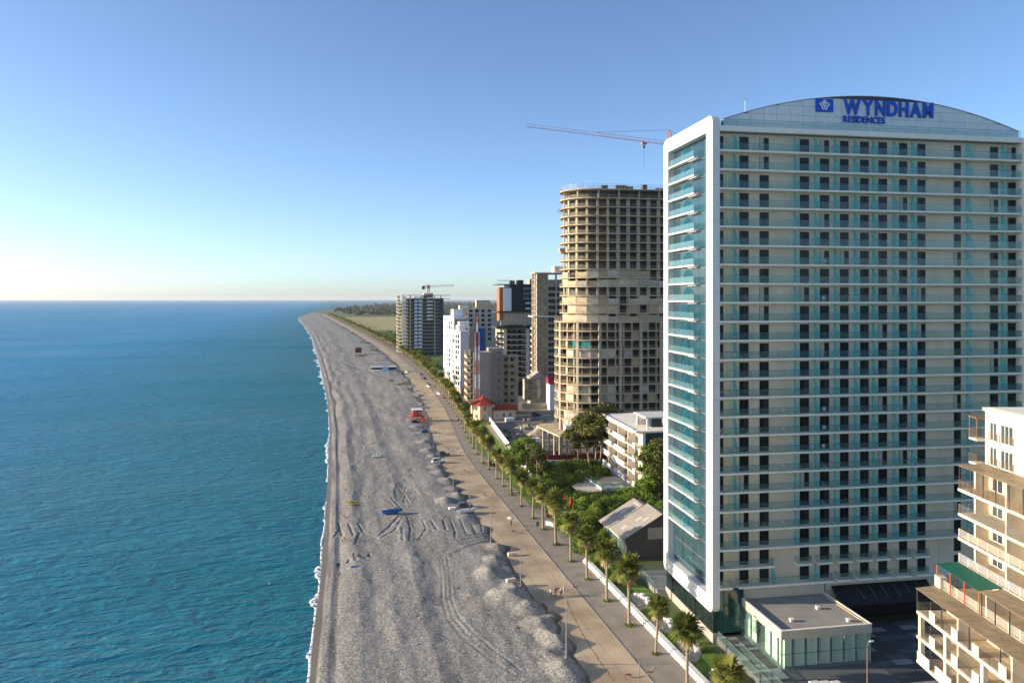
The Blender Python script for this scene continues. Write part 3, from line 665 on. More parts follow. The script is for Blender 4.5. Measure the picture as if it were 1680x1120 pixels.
# white chairs and low tables on some of the hotel balconies
cl_ = [MB().box(-.02,.02,-.02,.02,0,.44).mesh('leg', WHITE)]
cseat = MB().box(-.24,.24,-.23,.23,.42,.46).mesh('seat', WHITE); cback = MB().prism_x([(.20,.46),(.24,.46),(.32,.92),(.28,.92)],-.24,.24).mesh('backrest', WHITE)
fn = ['ground','first','second','third','fourth','fifth','sixth','seventh','eighth','ninth','tenth','eleventh','twelfth','thirteenth','fourteenth','fifteenth','sixteenth','seventeenth']
r_ = random.Random(4)
for k in range(2,18):
    for q,(px,wh_) in enumerate(((1204,'the sea end'),(1238,'the second door'),(1284,'the wide blank wall'),(1333,'the fourth door'),(1352,'the fifth door'))):
        if r_.random() < (.35 if 5 < k < 15 else .75): continue
        t = thing('balcony_chair', 'white chair on the %s railed hotel balcony from the bottom, near %s' % (fn[k-1], wh_), 'chair', hloc(None, hx(px,.8), .8, Z0+FL*k), HRZ+r_.uniform(-1.4,1.4), 'chairs on the hotel balconies')
        obj('seat', cseat, t); obj('backrest', cback, t)
        for a_ in (-.2,.2):
            for c_ in (-.2,.2): obj('leg', cl_[0], t, (a_,c_,0))
# air conditioners and a post at the bottom edge of the pavilion terrace
for i, px in enumerate((1336,1353,1371)):
    x, y = at(px, 103.2); t = thing('air_conditioner', '%s of three white air conditioner boxes before the pavilion' % ['leftmost','middle','rightmost'][i], 'air conditioner', (x,y,.98), HRZ, 'air conditioners before the pavilion')
    MB().box(-.62,.62,-.4,.4,.1,1.55).build('casing', WHITE, t); MB().tube([(.15,-.41,.8),(.15,-.43,.8)],.48,14).build('fan_grille', DKSTEEL, t); MB().box(-.6,-.4,-.35,.35,0,.1).box(.4,.6,-.35,.35,0,.1).build('foot', DKSTEEL, t)
x, y = at(1423, 104); t = thing('lamp_post', 'short rusty lamp post in front of the pavilion', 'lamp post', (x,y,0))
MB().tube([(0,0,0),(0,0,7.2)],[.11,.08],8).build('post', RUST, t); MB().tube([(0,0,7.15),(.1,0,7.5),(.5,0,7.7)],[.06,.06,.05],6).build('bracket', STEEL, t); MB().box(.35,.95,-.12,.12,7.62,7.74).build('lamp_head', SIGNW, t)
# dark low wall and strip in front of the terrace
t = thing('retaining_wall', 'dark retaining wall below the pavilion terrace at the bottom edge', 'wall', (HX,HYW,0), HRZ)
boxp('wall', CONCD, t, 5,44,-19.3,-18.9,-.2,1.45); boxp('coping', GREYW, t, 5,44,-19.4,-18.85,1.45,1.53)

# ---------------------------------------------------------------- stepped apartment block, front right (local x = to the right, y = ahead)
apt = thing('apartment_block', 'cream stepped apartment block with railed balconies and brown awnings, front right', 'building', (0,0,0), -YAW)
FZ = [11.5+2.95*k for k in range(11)]
boxp('wall', STUC, apt, 57.2,72, 40,91, 0,41.5)
boxp('lower_wall', STUC, apt, 52.2,57.2, 40,90.4, 0,20.2)
boxp('roof_slab', STUC, apt, 57.0,72.2, 39.8,91.2, 41.5,41.9)
boxp('roof_covering', SLABW, apt, 57.4,72, 40,90.8, 41.9,41.93)
TILE = M('balcony_floor', (.45,.38,.28), .8, .12, 1)
WINF = M('window_frame_white', (.75,.74,.72), .5, .05)
GLZ = dark_glass('apartment_glass', (.06,.075,.08), .06, .6)
def rail(x0,y0,x1,y1,z,mat,parent,h=1.05,nb=6,name='railing'):
    b = MB(); L_ = math.hypot(x1-x0,y1-y0); n = max(1,round(L_/1.8))
    for i in range(n+1): t = i/n; x=x0+(x1-x0)*t; y=y0+(y1-y0)*t; b.box(x-.025,x+.025,y-.025,y+.025,z,z+h)
    for j in range(nb): b.tube([(x0,y0,z+h-.03-j*(h-.12)/nb),(x1,y1,z+h-.03-j*(h-.12)/nb)],.022,4)
    return b.build(name, mat, parent)
def window_x(x, y0, y1, z0, z1, parent, bars=2, name='window'):   # window in a wall facing -x
    f = MB(); f.box(x-.06,x+.02,y0,y1,z0,z0+.09); f.box(x-.06,x+.02,y0,y1,z1-.09,z1)
    for i in range(bars+1): yy = y0+(y1-y0-.08)*i/bars; f.box(x-.06,x+.02,yy,yy+.08,z0+.09,z1-.09)
    w_ = f.build(name, WINF, parent); boxp('pane', GLZ, w_, x-.03,x-.01,y0+.05,y1-.05,z0+.05,z1-.05); return w_
for k in range(4,11):
    z = FZ[k]
    if k <= 7:
        s_ = boxp('balcony_slab', STUC, apt, 53.9,57.2, 40,91, z-.32,z); boxp('floor_tiles', TILE, s_, 54.05,57.18,40,90.9,z,z+.012)
        rail(54.0,90.95,54.0,60,z,[RUST,STEEL,SLABW,SIGNW][(7-k)%4],s_); rail(54.05,90.95,56.6,90.95,z,STEEL,s_)
        boxp('partition', STUC, s_, 54.2,57.2, 82.5,82.75, z+.01,z+2.62)
        boxp('end_wall', STUC, s_, 55.6,57.2, 90.3,90.6, z+.01,z+2.62)
        for y0,y1 in ((87.6,89.6),(84.0,86.4),(78,80.5),(72,75)): window_x(57.18,y0,y1,z+.05 if y0 > 87 else z+.8,z+2.3,apt,2 if y0>87 else 3)
    elif k < 10:
        window_x(57.18,85.8,88.0,z+.05,z+2.3,apt,3); window_x(57.18,88.7,90.0,z+.05,z+2.3,apt,2)
        rail(57.05,85.7,57.05,88.1,z,RUST,apt); rail(57.05,88.6,57.05,90.1,z,RUST,apt)
        s_ = boxp('balcony_slab', STUC, apt, 56.2,57.6, 91.0,92.6, z-.25,z); rail(56.2,91.05,56.2,92.55,z,RUST,s_); rail(56.25,92.55,57.6,92.55,z,RUST,s_)
        for y0 in (80,74): window_x(57.18,y0,y0+2.2,z+.6,z+2.3,apt,3)
        if k == 9:
            MB().tube([(56.25,91.1,z),(56.25,91.1,z+2.5)],.06,4).tube([(56.25,92.5,z),(56.25,92.5,z+2.5)],.06,4).box(56.1,57.3,91.02,92.65,z+2.5,z+2.62).build('balcony_roof', RUST, s_)
BROWN = M('brown_awning', (.27,.21,.135), .5, .2, 1.2, streak=(1,.3,1))
GREENA = M('green_awning', (.012,.11,.075), .55, .1, .8)
ORNG = M('orange_post', (.62,.14,.05), .5, .05)
def awning(x0,x1,y0,y1,z0,z1,mat,post,name='awning',npost=4,zf=None,ribs=True):
    b = MB(); n = max(1, round((y1-y0)/1.2)) if ribs else 1; s = (y1-y0)/n
    root = None
    for i in range(n):
        a = y0+i*s; pb = MB(); pb.prism_y([(x0,z0-.03),(x1,z1-.03),(x1,z1+.03),(x0,z0+.03)], a+.02,a+s-.02)
        if root is None: root = pb.build(name, mat, apt)
        else: pb.build('awning_panel', mat, root)
    for i in range(npost): yy = y0+.1+(y1-y0-.2)*i/(npost-1); boxp('awning_post', post, root, x0+.1,x0+.2,yy-.05,yy+.05,zf,z0-.03)
    return root
awning(53.9,57.1,79.5,91,34.9,35.1,BROWN,DKSTEEL,zf=FZ[7],npost=6)
awning(51.2,53.9,82.6,91,23.0,23.25,GREENA,ORNG,zf=FZ[3]+.02,npost=4,ribs=False)
awning(51.2,53.9,66,82.4,23.0,23.2,BROWN,DKSTEEL,zf=FZ[3]+.02,npost=8)
# terrace on floor 3
s_ = boxp('terrace_slab', STUC, apt, 51.5,57.2,40,91,FZ[3]-.3,FZ[3]); boxp('floor_tiles', TILE, s_, 51.7,57.18,40,90.9,FZ[3],FZ[3]+.012)
rail(51.6,90.9,51.6,62,FZ[3],SLABW,s_); rail(51.65,90.9,56,90.9,FZ[3],RUST,s_)
boxp('chimney', STUC, s_, 51.2,52.1,90.0,91.2,FZ[3],FZ[3]+1.3)
boxp('partition', STUC, s_, 51.9,57.2, 82.3,82.5, FZ[3]+.01,FZ[3]+2.5)
for y0 in (86,79,74,70): window_x(57.18,y0,y0+2.4,FZ[3]+.1,FZ[3]+2.3,apt,3)
awning(48.9,51.4,60,91.2,20.0,20.3,BROWN,DKSTEEL,zf=FZ[2]+.02,npost=7)
for k in range(0,3):
    z = FZ[k]; s_ = boxp('balcony_slab', STUC, apt, 48.9,52.2, 40,91, z-.35,z); boxp('floor_tiles', TILE, s_, 49.1,52.18,40,90.9,z,z+.012)
    y = 90.9; pat = [2.6,1.2,3.2,1.2]; i = 0
    while y > 62:
        L_ = pat[i%4]
        if i % 2 == (0 if k else 1): rail(49.0,y,49.0,y-L_,z,DKSTEEL,s_,nb=5)
        else: boxp('parapet_panel', STUC, s_, 48.92,49.08, y-L_,y, z,z+1.1)
        y -= L_; i += 1
    rail(49.05,90.9,52,90.9,z,STEEL,s_)
    boxp('partition', STUC, s_, 49.2,52.2, 83.0,83.25, z+.01,z+2.58); boxp('partition', STUC, s_, 49.2,52.2, 74.0,74.25, z+.01,z+2.58)
    for yy in (90.5,85.2,78.5,72.5): boxp('column', STUC, s_, 48.98,49.5,yy-.25,yy+.25,z+.01,z+2.59) if k < 2 else None
    for y0 in (88,85.5,80,77,71,68): window_x(52.18,y0,y0+1.4,z+.9,z+2.2,apt,2)
dish = MB().tube([(0,0,0),(0,0,.12),(0,0,.2)],[.05,.4,.55],16).mesh('dish', SIGNW)
x_, y_ = at(1660, 67.5); t = thing('satellite_dish', 'white satellite dish on the lowest balcony corner of the cream block', 'satellite dish', (x_,y_,14.2), -YAW)
o = obj('dish', dish, t, (0,0,.5)); o.rotation_euler = (RAD(70),0,RAD(-40)); MB().tube([(0,0,0),(0,.1,.5)],.04,6).build('mount', STEEL, t)
MB().tube([(0,0,.5),(-.25,-.35,.62)],.02,4).build('arm', STEEL, t)
# ---------------------------------------------------------------- buildings further along the shore
def place(name, label, px, d, phi=9.8, cat='building', group=None, z=0):
    x, y = at(px, d); return thing(name, label, cat, (x,y,z), -(YAW-RAD(phi)), group)
# ---- rounded tower under construction
tw = place('unfinished_round_tower', 'huge unfinished concrete tower with rounded end and scaffold rails under the long crane', 932, 262)
def outline(off, R=11., L=56, D=22.):
    r = R+off; p = []
    for i in range(15):
        a = math.pi/2 + math.pi*i/14; p.append((R + r*math.cos(a), R - r*math.sin(a)*1.0))
    return [(x,y) for x,y in p]
def path(off, R=11., L=56, step=3.6):
    r = R+off; pts = []; al = math.pi*r; n = int(al/step)
    for i in range(n+1): a = 1.5*math.pi - math.pi*i/n*1.0; pts.append((R+r*math.cos(a), R+r*math.sin(a), a))
    pts = pts[::-1]                           # back .. left .. front
    m_ = int((L-R)/step)
    for i in range(1,m_+1): pts.append((R+(L-R)*i/m_, R-r, 1.5*math.pi))
    return pts
def slabpoly(off, R=11., L=56):
    r = R+off; p = [(L,R-r),(L,R+r)]
    for i in range(25): a = math.pi/2 + math.pi*i/24; p.append((R+r*math.cos(a), R+r*math.sin(a)))
    return p
def railpath(pts, h, r=.03, nb=3):
    b = MB()
    for j in range(nb): b.tube([(x,y,h*(j+1)/nb) for x,y,_ in pts], r, 4)
    for x,y,_ in pts: b.box(x-.03,x+.03,y-.03,y+.03,0,h)
    return b
FT = 3.12; ZL = 12.6; NL = 11; NU = 15; ZU = ZL+NL*FT
SCAFW = M('timber_guard', (.50,.36,.20), .8, .2, 1)
rpU = railpath(path(.05), 1.05).mesh('guard_rail', CONCW); rpL = railpath(path(2.0,step=3.0), 1.05).mesh('guard_rail', CONCW)
suM = MB().prism(slabpoly(.1), -.3,0).mesh('floor_slab', CONCW); slM = MB().prism(slabpoly(2.1), -.3,0).mesh('floor_slab', CONCW)
for k in range(NL+1): s_ = obj('floor_slab', slM, tw, (0,0,ZL+k*FT)); obj('guard_rail', rpL, s_)
for k in range(1,NU+1): s_ = obj('floor_slab', suM, tw, (0,0,ZU+k*FT)); obj('guard_rail', rpU, s_)
boxI = MB().prism(slabpoly(-3.6), ZL,ZU+NU*FT-.4); boxI.build('inner_wall', CONCD, tw)  # dark core: interior shade behind the openings put into its colour
def pier(pts, i, wd, th, z0, z1, name, mat, shift=0.):
    x,y,a = pts[i]; ca, sa = math.cos(a), math.sin(a); tx, ty = -sa, ca
    q = [(x+tx*(s*wd/2+shift)+ca*o_, y+ty*(s*wd/2+shift)+sa*o_) for s,o_ in ((-1,0),(1,0),(1,-th),(-1,-th))]
    pb = MB().prism(q[::-1], z0,z1); return pb.build(name, mat, tw)
pU = path(-1.2); pL = path(.6,step=3.0); pLc = path(1.95,step=7.0)
for i in range(len(pU)): pier(pU,i,1.3 if i > 9 else .8,.35,ZU,ZU+(NU-1)*FT,'wall_pier',CONC if i > 9 else CONCW)
for i in range(0,len(pU),2): pier(pU,i,.5,.5,ZU+(NU-1)*FT,ZU+NU*FT-.3,'column',CONC,.4)
for i in range(len(pL)): pier(pL,i,.45,.3,ZL,ZU,'wall_pier',CONCW)
for i in range(len(pLc)): pier(pLc,i,.95,.9,ZL-9,ZU+.01,'column',CONC)
PSH = [M('sheet_panel_%s'%n, c, .6, .12, .8) for n,c in (('sand',(.50,.40,.27)),('pale',(.55,.48,.37)),('grey',(.38,.34,.28)),('tan',(.42,.33,.21)))]
gl = MB()
def pane(pts, i, z0, z1, off, mat, name='sheet_panel'):
    (x0,y0,a0),(x1,y1,a1) = pts[i],pts[i+1]
    f = lambda x,y,a,o_: (x+math.cos(a)*o_, y+math.sin(a)*o_)
    q = [f(x0,y0,a0,off),f(x1,y1,a1,off),f(x1,y1,a1,off-.06),f(x0,y0,a0,off-.06)]
    return MB().prism(q[::-1], z0,z1).build(name, mat, tw)
rr = random.Random(2)
for k in (0,1,2,4,5):
    for i in range(len(pU)-1):
        if (k == 2 and i == 10) or rr.random() < .10: continue
        pane(pU, i, ZU+k*FT+.02, ZU+(k+1)*FT-.3-rr.choice([0,.1,.45,.9]), .55-.25*rr.random(), rr.choice(PSH))
for k in (0,2,3,7):
    for i in range(5,len(pL)-1):
        if rr.random() < (.75 if i < 13 else .3): pane(pL, i, ZL+k*FT+.02, ZL+(k+1)*FT-.3, .35, rr.choice(PSH))
for k in range(NL):                                  # glazing behind the piers of the lower floors, dark and sand panes at random
    for i in range(len(pL)-1):
        if rr.random() < .34: pane(pL, i, ZL+k*FT+.02, ZL+(k+1)*FT-.3, -.15, DOORG if rr.random()<.6 else PSH[0], 'window_pane')
TEALN = M('teal_net', (.03,.25,.24), .8, .2, 1)
pane(pL, 9, ZL+8*FT, ZL+9*FT-.4, .9, TEALN, 'safety_net'); pane(pL, 10, ZL+8*FT, ZL+9*FT-.4, .9, TEALN, 'safety_net')
# podium storey, canopy deck on columns
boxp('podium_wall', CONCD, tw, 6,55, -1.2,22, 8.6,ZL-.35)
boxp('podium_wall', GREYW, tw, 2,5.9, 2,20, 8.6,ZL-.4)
dk = MB().prism([(-8,16),(-4.5,-6),(8,-6.5),(56,-6.5),(56,20),(-6,20)], 8.0,8.5); dk.build('deck', CONCW, tw)
boxp('deck_edge_board', SCAFW, tw, -4.2,8,-6.62,-6.5,8.3,9.2)
for x,y in [(-4,-4.5),(-1.6,-4.5),(.8,-4.5),(3.2,-4.5),(5.6,-4.5),(8,-4.5),(-4.6,1),(-2,1),(1,1),(4,1),(-5.4,7),(-2,7),(-6,13),(11,-4.5),(18,-4.5),(25,-4.5),(32,-4.5),(39,-4.5),(7,0),(14,0),(21,0),(28,0),(35,0)]:
    MB().tube([(x,y,-.2),(x,y,8.0)],.42,10).build('column', CONC, tw)
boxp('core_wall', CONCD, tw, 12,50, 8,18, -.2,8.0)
boxp('hoist_box', WHITE, tw, -1.5,2.2,-2.5,.5,8.5,11.2); boxp('stacked_board', WHITE, tw, 4.8,5.0,-4.6,-2.4,8.5,10.4); boxp('stacked_board', SLABW, tw, 3,4.6,-4.8,-3.6,8.5,9.0)
# roof clutter
top = ZU+NU*FT
for x,y,w_,h_ in ((12.5,1,2.2,1.3),(18,2,4,1.6),(21,1,3,1.1),(28,2,1.6,2.),(33,2,5,.8),(37,2,1.6,2.2)): boxp('formwork_stack', CONCD, tw, x,x+w_,y,y+1.5,top,top+h_)
for x in np.linspace(2.,55,16): MB().box(x-.03,x+.03,.15,.21,top,top+2.0).build('rebar_post', STEEL, tw)
fp = MB(); pp = path(.0)
fp.tube([(x,y,top+1.6) for x,y,_ in pp],.04,4).tube([(x,y,top+.8) for x,y,_ in pp],.04,4).build('roof_rail', STEEL, tw)
ty = M('tropical_leaf_tarp', (.16,.26,.04), .7, .3, 2)
sct = MB(); sct.tube([(-2.5,4,top-7.2),(2,4,top-10)],.09,4).tube([(-2.2,8,top-7.0),(2,8,top-9.8)],.09,4).tube([(-2.5,4,top-7.2),(-2.2,8,top-7.0)],.07,4).tube([(1,6,top-6.4),(-1.9,6,top-7.1)],.05,4)
sct.build('outrigger', STEEL, tw)
boxp('loading_platform', SCAFW, tw, -1.2,.6,7,10,ZU+8*FT,ZU+8*FT+1.2)

# ---- latticed cranes
CRR = M('crane_paint', (.60,.22,.13), .6, .15, 1); CRG = M('crane_grey', (.42,.38,.35), .6, .1, 1)
def lattice(b, p0, p1, w_, n, r, tri_=False):
    p0, p1 = Vector(p0), Vector(p1); t = (p1-p0).normalized(); a = t.cross(Vector((0,0,1)) if abs(t.z)<.9 else Vector((0,1,0))).normalized(); u = a.cross(t)
    cs = [(-a)*w_/2, a*w_/2, u*w_*.95] if tri_ else [(-a-u)*w_/2,(a-u)*w_/2,(a+u)*w_/2,(-a+u)*w_/2]
    for c_ in cs: b.tube([p0+c_,p1+c_], r, 4)
    for i in range(n):
        q0 = p0+(p1-p0)*i/n; q1 = p0+(p1-p0)*(i+1)/n
        for j in range(len(cs)):
            A,B = cs[j],cs[(j+1)%len(cs)]
            b.tube([q0+A,q1+B] if i%2 else [q0+B,q1+A], r*.6, 3, 0, False)
    return b
x, y = at(1098, 281); crane = thing('tower_crane', 'long red tower crane reaching out to sea above the rounded tower', 'crane', (x,y,0))
jl = Vector((*at(864, 262),0)) - Vector((x,y,0)); mz = 55+(490-242)*281/FPX; jz = 55+(490-208)*262/FPX
lattice(MB(), (0,0,0), (0,0,mz), 1.8, 50, .12).build('mast', CRR, crane)
jd = jl.normalized()
half = Vector((jl.x*.52, jl.y*.52, mz+1+(jz-mz-1)*.52)); j0 = Vector((jd.x*1.2,jd.y*1.2,mz+1)); j1 = Vector((jl.x,jl.y,jz))
lattice(MB(), j0, half, 1.2, 22, .06, True).build('jib', CRR, crane)
lattice(MB(), half, j1, 1.1, 22, .05, True).build('jib', CRG, crane)
apex = Vector((0,0,mz+6.5))
lattice(MB(), (0,0,mz), apex, 1.2, 4, .1).build('apex', CRR, crane)
MB().tube([apex, half+Vector((0,0,1.2))],.055,4).build('tie_bar', DKSTEEL, crane)
lattice(MB(), (-jd.x,-jd.y,mz+.8), (-jd.x*14,-jd.y*14,mz+.8), 1.2, 8, .09).build('counter_jib', CRR, crane); MB().tube([apex,(-jd.x*13,-jd.y*13,mz+1.5)],.05,4).build('tie_bar', DKSTEEL, crane)
cx_, cy_ = -jd.x*12.5, -jd.y*12.5; MB().box(cx_-1,cx_+1,cy_-1,cy_+1,mz-1.6,mz+.4).build('counterweight', CONC, crane)
MB().box(-.2,1.6,-2.4,-.9,mz-2.4,mz-.1).build('cab', CRR, crane)
tr = j0+(j1-j0)*.17; MB().box(tr.x-.9,tr.x+.9,tr.y-.7,tr.y+.7,tr.z-1.0,tr.z-.3).build('trolley', CRR, crane)
MB().tube([tr,tr-Vector((0,0,9.5))],.045,4).box(tr.x-.3,tr.x+.3,tr.y-.3,tr.y+.3,tr.z-2.4,tr.z-1.4).build('hook_cable', DKSTEEL, crane)

# ---- helper: a framed block with slabs, columns and individual windows
def rows(parent, me, name, xs, zs, y=None, x=None, rot=False, skip=0., r=None, mats=None):
    for z in zs:
        for q in xs:
            if skip and r.random() < skip: continue
            if rot: obj(name, me, parent, (x,q,z), -math.pi/2)
            else: obj(name, me, parent, (q,y,z))
def winm(w_, h_, glass=DOORG, frame=None):
    b = MB().box(0,w_,-.03,.05,0,h_,0)
    if frame: b.box(0,w_,-.08,.0,0,.09,1); b.box(0,w_,-.08,.0,h_-.09,h_,1); b.box(0,.09,-.08,0,.09,h_-.09,1); b.box(w_-.09,w_,-.08,0,.09,h_-.09,1); b.box(w_/2-.05,w_/2+.05,-.08,0,.09,h_-.09,1)
    return b.mesh('window', [glass, frame] if frame else glass)
# ---- tall framed shell behind the round tower
b2 = place('unfinished_grid_tower', 'tall unfinished beige grid tower just left of the rounded tower', 880, 392)
N2 = 21; F2 = 3.25
boxp('inner_wall', CONCD, b2, 2.4,34, 2.2,12, 0,N2*F2-3.5)  # painted dark for the shaded inside of the frame
sl2 = MB().box(-.2,34.5,-.2,12.4,-.28,0).mesh('floor_slab', CONC)
for k in range(N2+1): obj('floor_slab', sl2, b2, (0,0,k*F2))
sl3 = boxp('projecting_slab', SLABW, b2, -2.,35,-1.2,12.6, 14*F2+.02,14*F2+.55)
boxp('roof_slab', SLABW, b2, -1.2,35,-1.,12.6, N2*F2+.02,N2*F2+.5)
for x in (.2,5.6,10.2,14.8,19.4,24,29): boxp('column', CONC, b2, x,x+.75,-.05,1.1,0,N2*F2-.3 if x < 11 else N2*F2-3.4)
for y in (4.,8,11.4): boxp('column', CONC, b2, -.05,.6,y,y+.7,0,N2*F2-.3)
boxp('brick_infill', M('ochre_infill',(.42,.31,.19),.9,.25,.6), b2, 1.0,5.5,.55,.8,0,N2*F2-.3)
boxp('side_infill', CONC, b2, .5,.8,1.2,11.8,0,N2*F2-.3)
wm = winm(1.9,2.0,DOORG,GREYW)
rows(b2, wm, 'window', (6.5,8.45,11.1,13.0,15.8,17.6), [k*F2+.75 for k in range(N2-2)], y=.75)
boxp('upper_wall', CONC, b2, 6.4,24,.82,1.05,0,(N2-1)*F2-.4)
boxp('stair_head', CREAMW, b2, 10,17,2,9,N2*F2+.5,N2*F2+3.8)
for k in range(N2-8): boxp('side_balcony', CONC, b2, -1.2,-.2,5,10,k*F2-.2,k*F2+.9)
# ---- dark and orange hotel with cream balcony base
b3 = place('dark_block', 'dark navy and orange slab tower over cream balcony floors', 818, 425, 11)
OR = M('orange_cladding',(.36,.14,.05),.6,.06,.5); NAVY = M('navy_cladding',(.014,.030,.045),.4,.2,.4); CRM = M('cream_render',(.62,.57,.48),.8,.06,.5)
ZM = 47.5
boxp('tower_wall', NAVY, b3, 6.5,40, .6,18, ZM+.4,63); boxp('orange_panel', OR, b3, .6,6.45, .9,9, ZM-5,61.5)
boxp('white_panel', SIGNW, b3, 2.9,7.3,-.35,.85, ZM+.6,61); boxp('orange_strip', OR, b3, .5,2.7,.3,.85,ZM-4.5,61.4)
boxp('roof_deck', DKSTEEL, b3, -.6,40,-.2,18,63.02,63.3)
rb = MB()
for x in np.arange(-.4,8,1.4): rb.box(x,x+.12,-.1,.02,63.3,65.4)
rb.box(-.4,8.4,-.1,.02,65.2,65.45); rb.build('roof_frame', STEEL, b3); boxp('plant_room', CONC, b3, 19,27,5,11,63.3,66.5); boxp('plant_room', NAVY, b3, 7,9.5,0.7,5,63.3,65.2); boxp('plant_room', NAVY, b3, 11,14.5,0.7,5,63.3,65.6)
lv = winm(3.,.9,SLABW); rows(b3, lv, 'white_louvre', (15.5,), [ZM+1.5,ZM+4.6], y=.5); wm3 = winm(1.2,1.4,M('pale_window',(.25,.28,.30),.2,.3,1))
rows(b3, wm3, 'window', (14.5,16.4,18.3), [ZM+7,ZM+9.8,ZM+12.5], y=.5)
boxp('projecting_slab', DKSTEEL, b3, -1,41,-1.2,18, ZM-.3,ZM+.35)
boxp('glazed_floor', CURT, b3, 1.2,40, .8,1.2, ZM-8.4,ZM-.35)
gb = MB()
for x in np.arange(1.2,40,2.0): gb.box(x,x+.35,.55,.85,ZM-8.3,ZM-.35)
gb.build('glazing_pier', CRM, b3); boxp('terrace_slab', DKSTEEL, b3, -1.6,41,-2.6,18, ZM-9.3,ZM-8.4)
hb = MB(); 
for i in range(90): x = -1.4+42*rr.random(); hb.box(x,x+.5+rr.random()*.8,-2.5,-1.8,ZM-8.4,ZM-8.0+rr.random()*.9)
hb.build('hedge', leafmat('terrace_hedge',(.015,.03,.01),(.04,.07,.02)), b3)
boxp('lower_wall', M('cream_curtain_wall',(.34,.33,.28),.7,.3,.7,streak=(3,3,.1)), b3, 1.2,40, 1.0,18, 8,ZM-9.35)
w3b = winm(2.0,2.1,DOORG,BLACKF)
for k in range(10):
    z = ZM-9.4-(k+1)*3.05
    if z < 8: break
    s_ = boxp('balcony_slab', CRM, b3, -1.2,40,-1.6,1.4,z-.3,z+.18); boxp('planter_rail', BLACKF, s_, -1.1,40,-1.55,-1.4,z+.2,z+1.15)
    for x in (5.,8.2,11.2,21.,24.2,27.4): obj('window', w3b, b3, (x,.95,z+.2))
for x in (2.5,15.6,30): boxp('pier', CRM, b3, x,x+1.9,-1.7,.9,8,ZM-9.4)
boxp('dark_base', NAVY, b3, .5,40,-.5,18,0,8); 
# ---- pale framed building with blue cladding
b4 = place('blue_clad_building', 'pale unfinished frame building half covered with bright blue boards', 757, 505)
BLUEC = M('blue_boarding',(.012,.12,.42),.6,.12,.6)
boxp('inner_wall', CONCD, b4, 4,24,3,14,0,48)  # dark colour stands in for shade inside the frame
s4 = MB().box(0,25,0,15,-.3,.05).mesh('floor_slab', CRM)
for k in range(16): obj('floor_slab', s4, b4, (0,0,3.15*k+1))
for x in (0,4.2,8.4,12.6,16.8,21,24.4): boxp('column', CRM, b4, x,x+.7,-.1,.8,0,48.2)
w4 = winm(2.2,1.9,DOORG,CONCW); rows(b4, w4, 'window', (5.4,9.6,13.6,18.0), [3.15*k+1.8 for k in range(8,15)], y=.9)
boxp('front_wall', CRM, b4, 4.3,25,.95,1.2,0,48)
boxp('plant_room', CONCW, b4, 10.5,20,3,10,48.4,54); boxp('parapet_room', CRM, b4, -1,5,2,10,46,50.5)
bl = [(10.4,15.6,10,35.6),(17.2,20.6,10,22),(2,9,10,18)]
for x0,x1,z0,z1 in bl:
    n = int((z1-z0)/3.15)
    for i in range(n): boxp('blue_board', BLUEC, b4, x0,x1,-.5,-.35,z0+i*3.15+.03,z0+(i+1)*3.15-.05)
# ---- two white towers
WFR = M('white_render',(.80,.79,.78),.7,.05,.4)
def white_tower(label, px, d, phi, W, D, H, Hbox, boxx):
    t = place('white_apartment_tower', label, px, d, phi, group='white towers by the palms')
    boxp('wall', WFR, t, 0,W,0,D,4.4,H); boxp('roof_parapet', WFR, t, -.1,W+.1,-.1,D+.1,H,H+.5)
    boxp('base_storey', CONCW, t, .6,W-.4,.6,D-.6,0,4.4)
    for i in range(5): boxp('base_column', WFR, t, 0,.6,i*(D-.6)/4,i*(D-.6)/4+.6,0,4.4)
    r_ = random.Random(int(px)); a = winm(2.6,1.9,DOORG); b_ = winm(3.2,2.3,DOORG); n = int((H-6)/3.0)
    for k in range(n):
        for q in (D*.22,D*.42,D*.66,D*.86):
            if r_.random() < .18: continue
            o = obj('window', r_.choice([a,b_]), t, (-.02,q+.8,5.4+k*3.0), -math.pi/2)
    boxp('rib', WFR, t, -.35,-.01,D*.5,D*.54,4.4,H); boxp('rib', WFR, t, -.3,-.01,D*.76,D*.79,4.4,H)
    boxp('plant_room', WFR, t, boxx,boxx+min(6.5,W-1.2),4,10,H+.5,H+.5+Hbox)
    return t
t1 = white_tower('white tower with rooftop box, the left one behind the shorter white tower', 744.5, 480, 21, 8.5, 24, 43.2, 4.5, 1.)
boxp('shaded_front', CONC, t1, .3,8.4,-.35,-.02,0,42)  # thin grey sheet paints shade onto the white tower's front
t2 = white_tower('shorter front white tower with a shade-tinted bluish front beside the grey unfinished block', 755, 428, 22, 5.2, 18, 36.2, 3., .6)
BLW = M('bluish_shade_tint',(.50,.57,.72),.7,.04,.5); boxp('shaded_front_face', BLW, t2, .3,5.1,-.12,-.02,4.4,36.1)  # bluish shade on the white front painted in as colour
b5 = place('grey_rear_block', 'plain grey block with white stair head behind the white towers', 758, 455, 12); boxp('wall', GREYW, b5, 0,8.2,0,12,0,37.5); boxp('stair_head', WFR, b5, -1.5,4.5,-.6,8,33,41); rows(b5, winm(.9,1.0), 'window', (.6,2.2), [36.4,34.2], y=-.65)
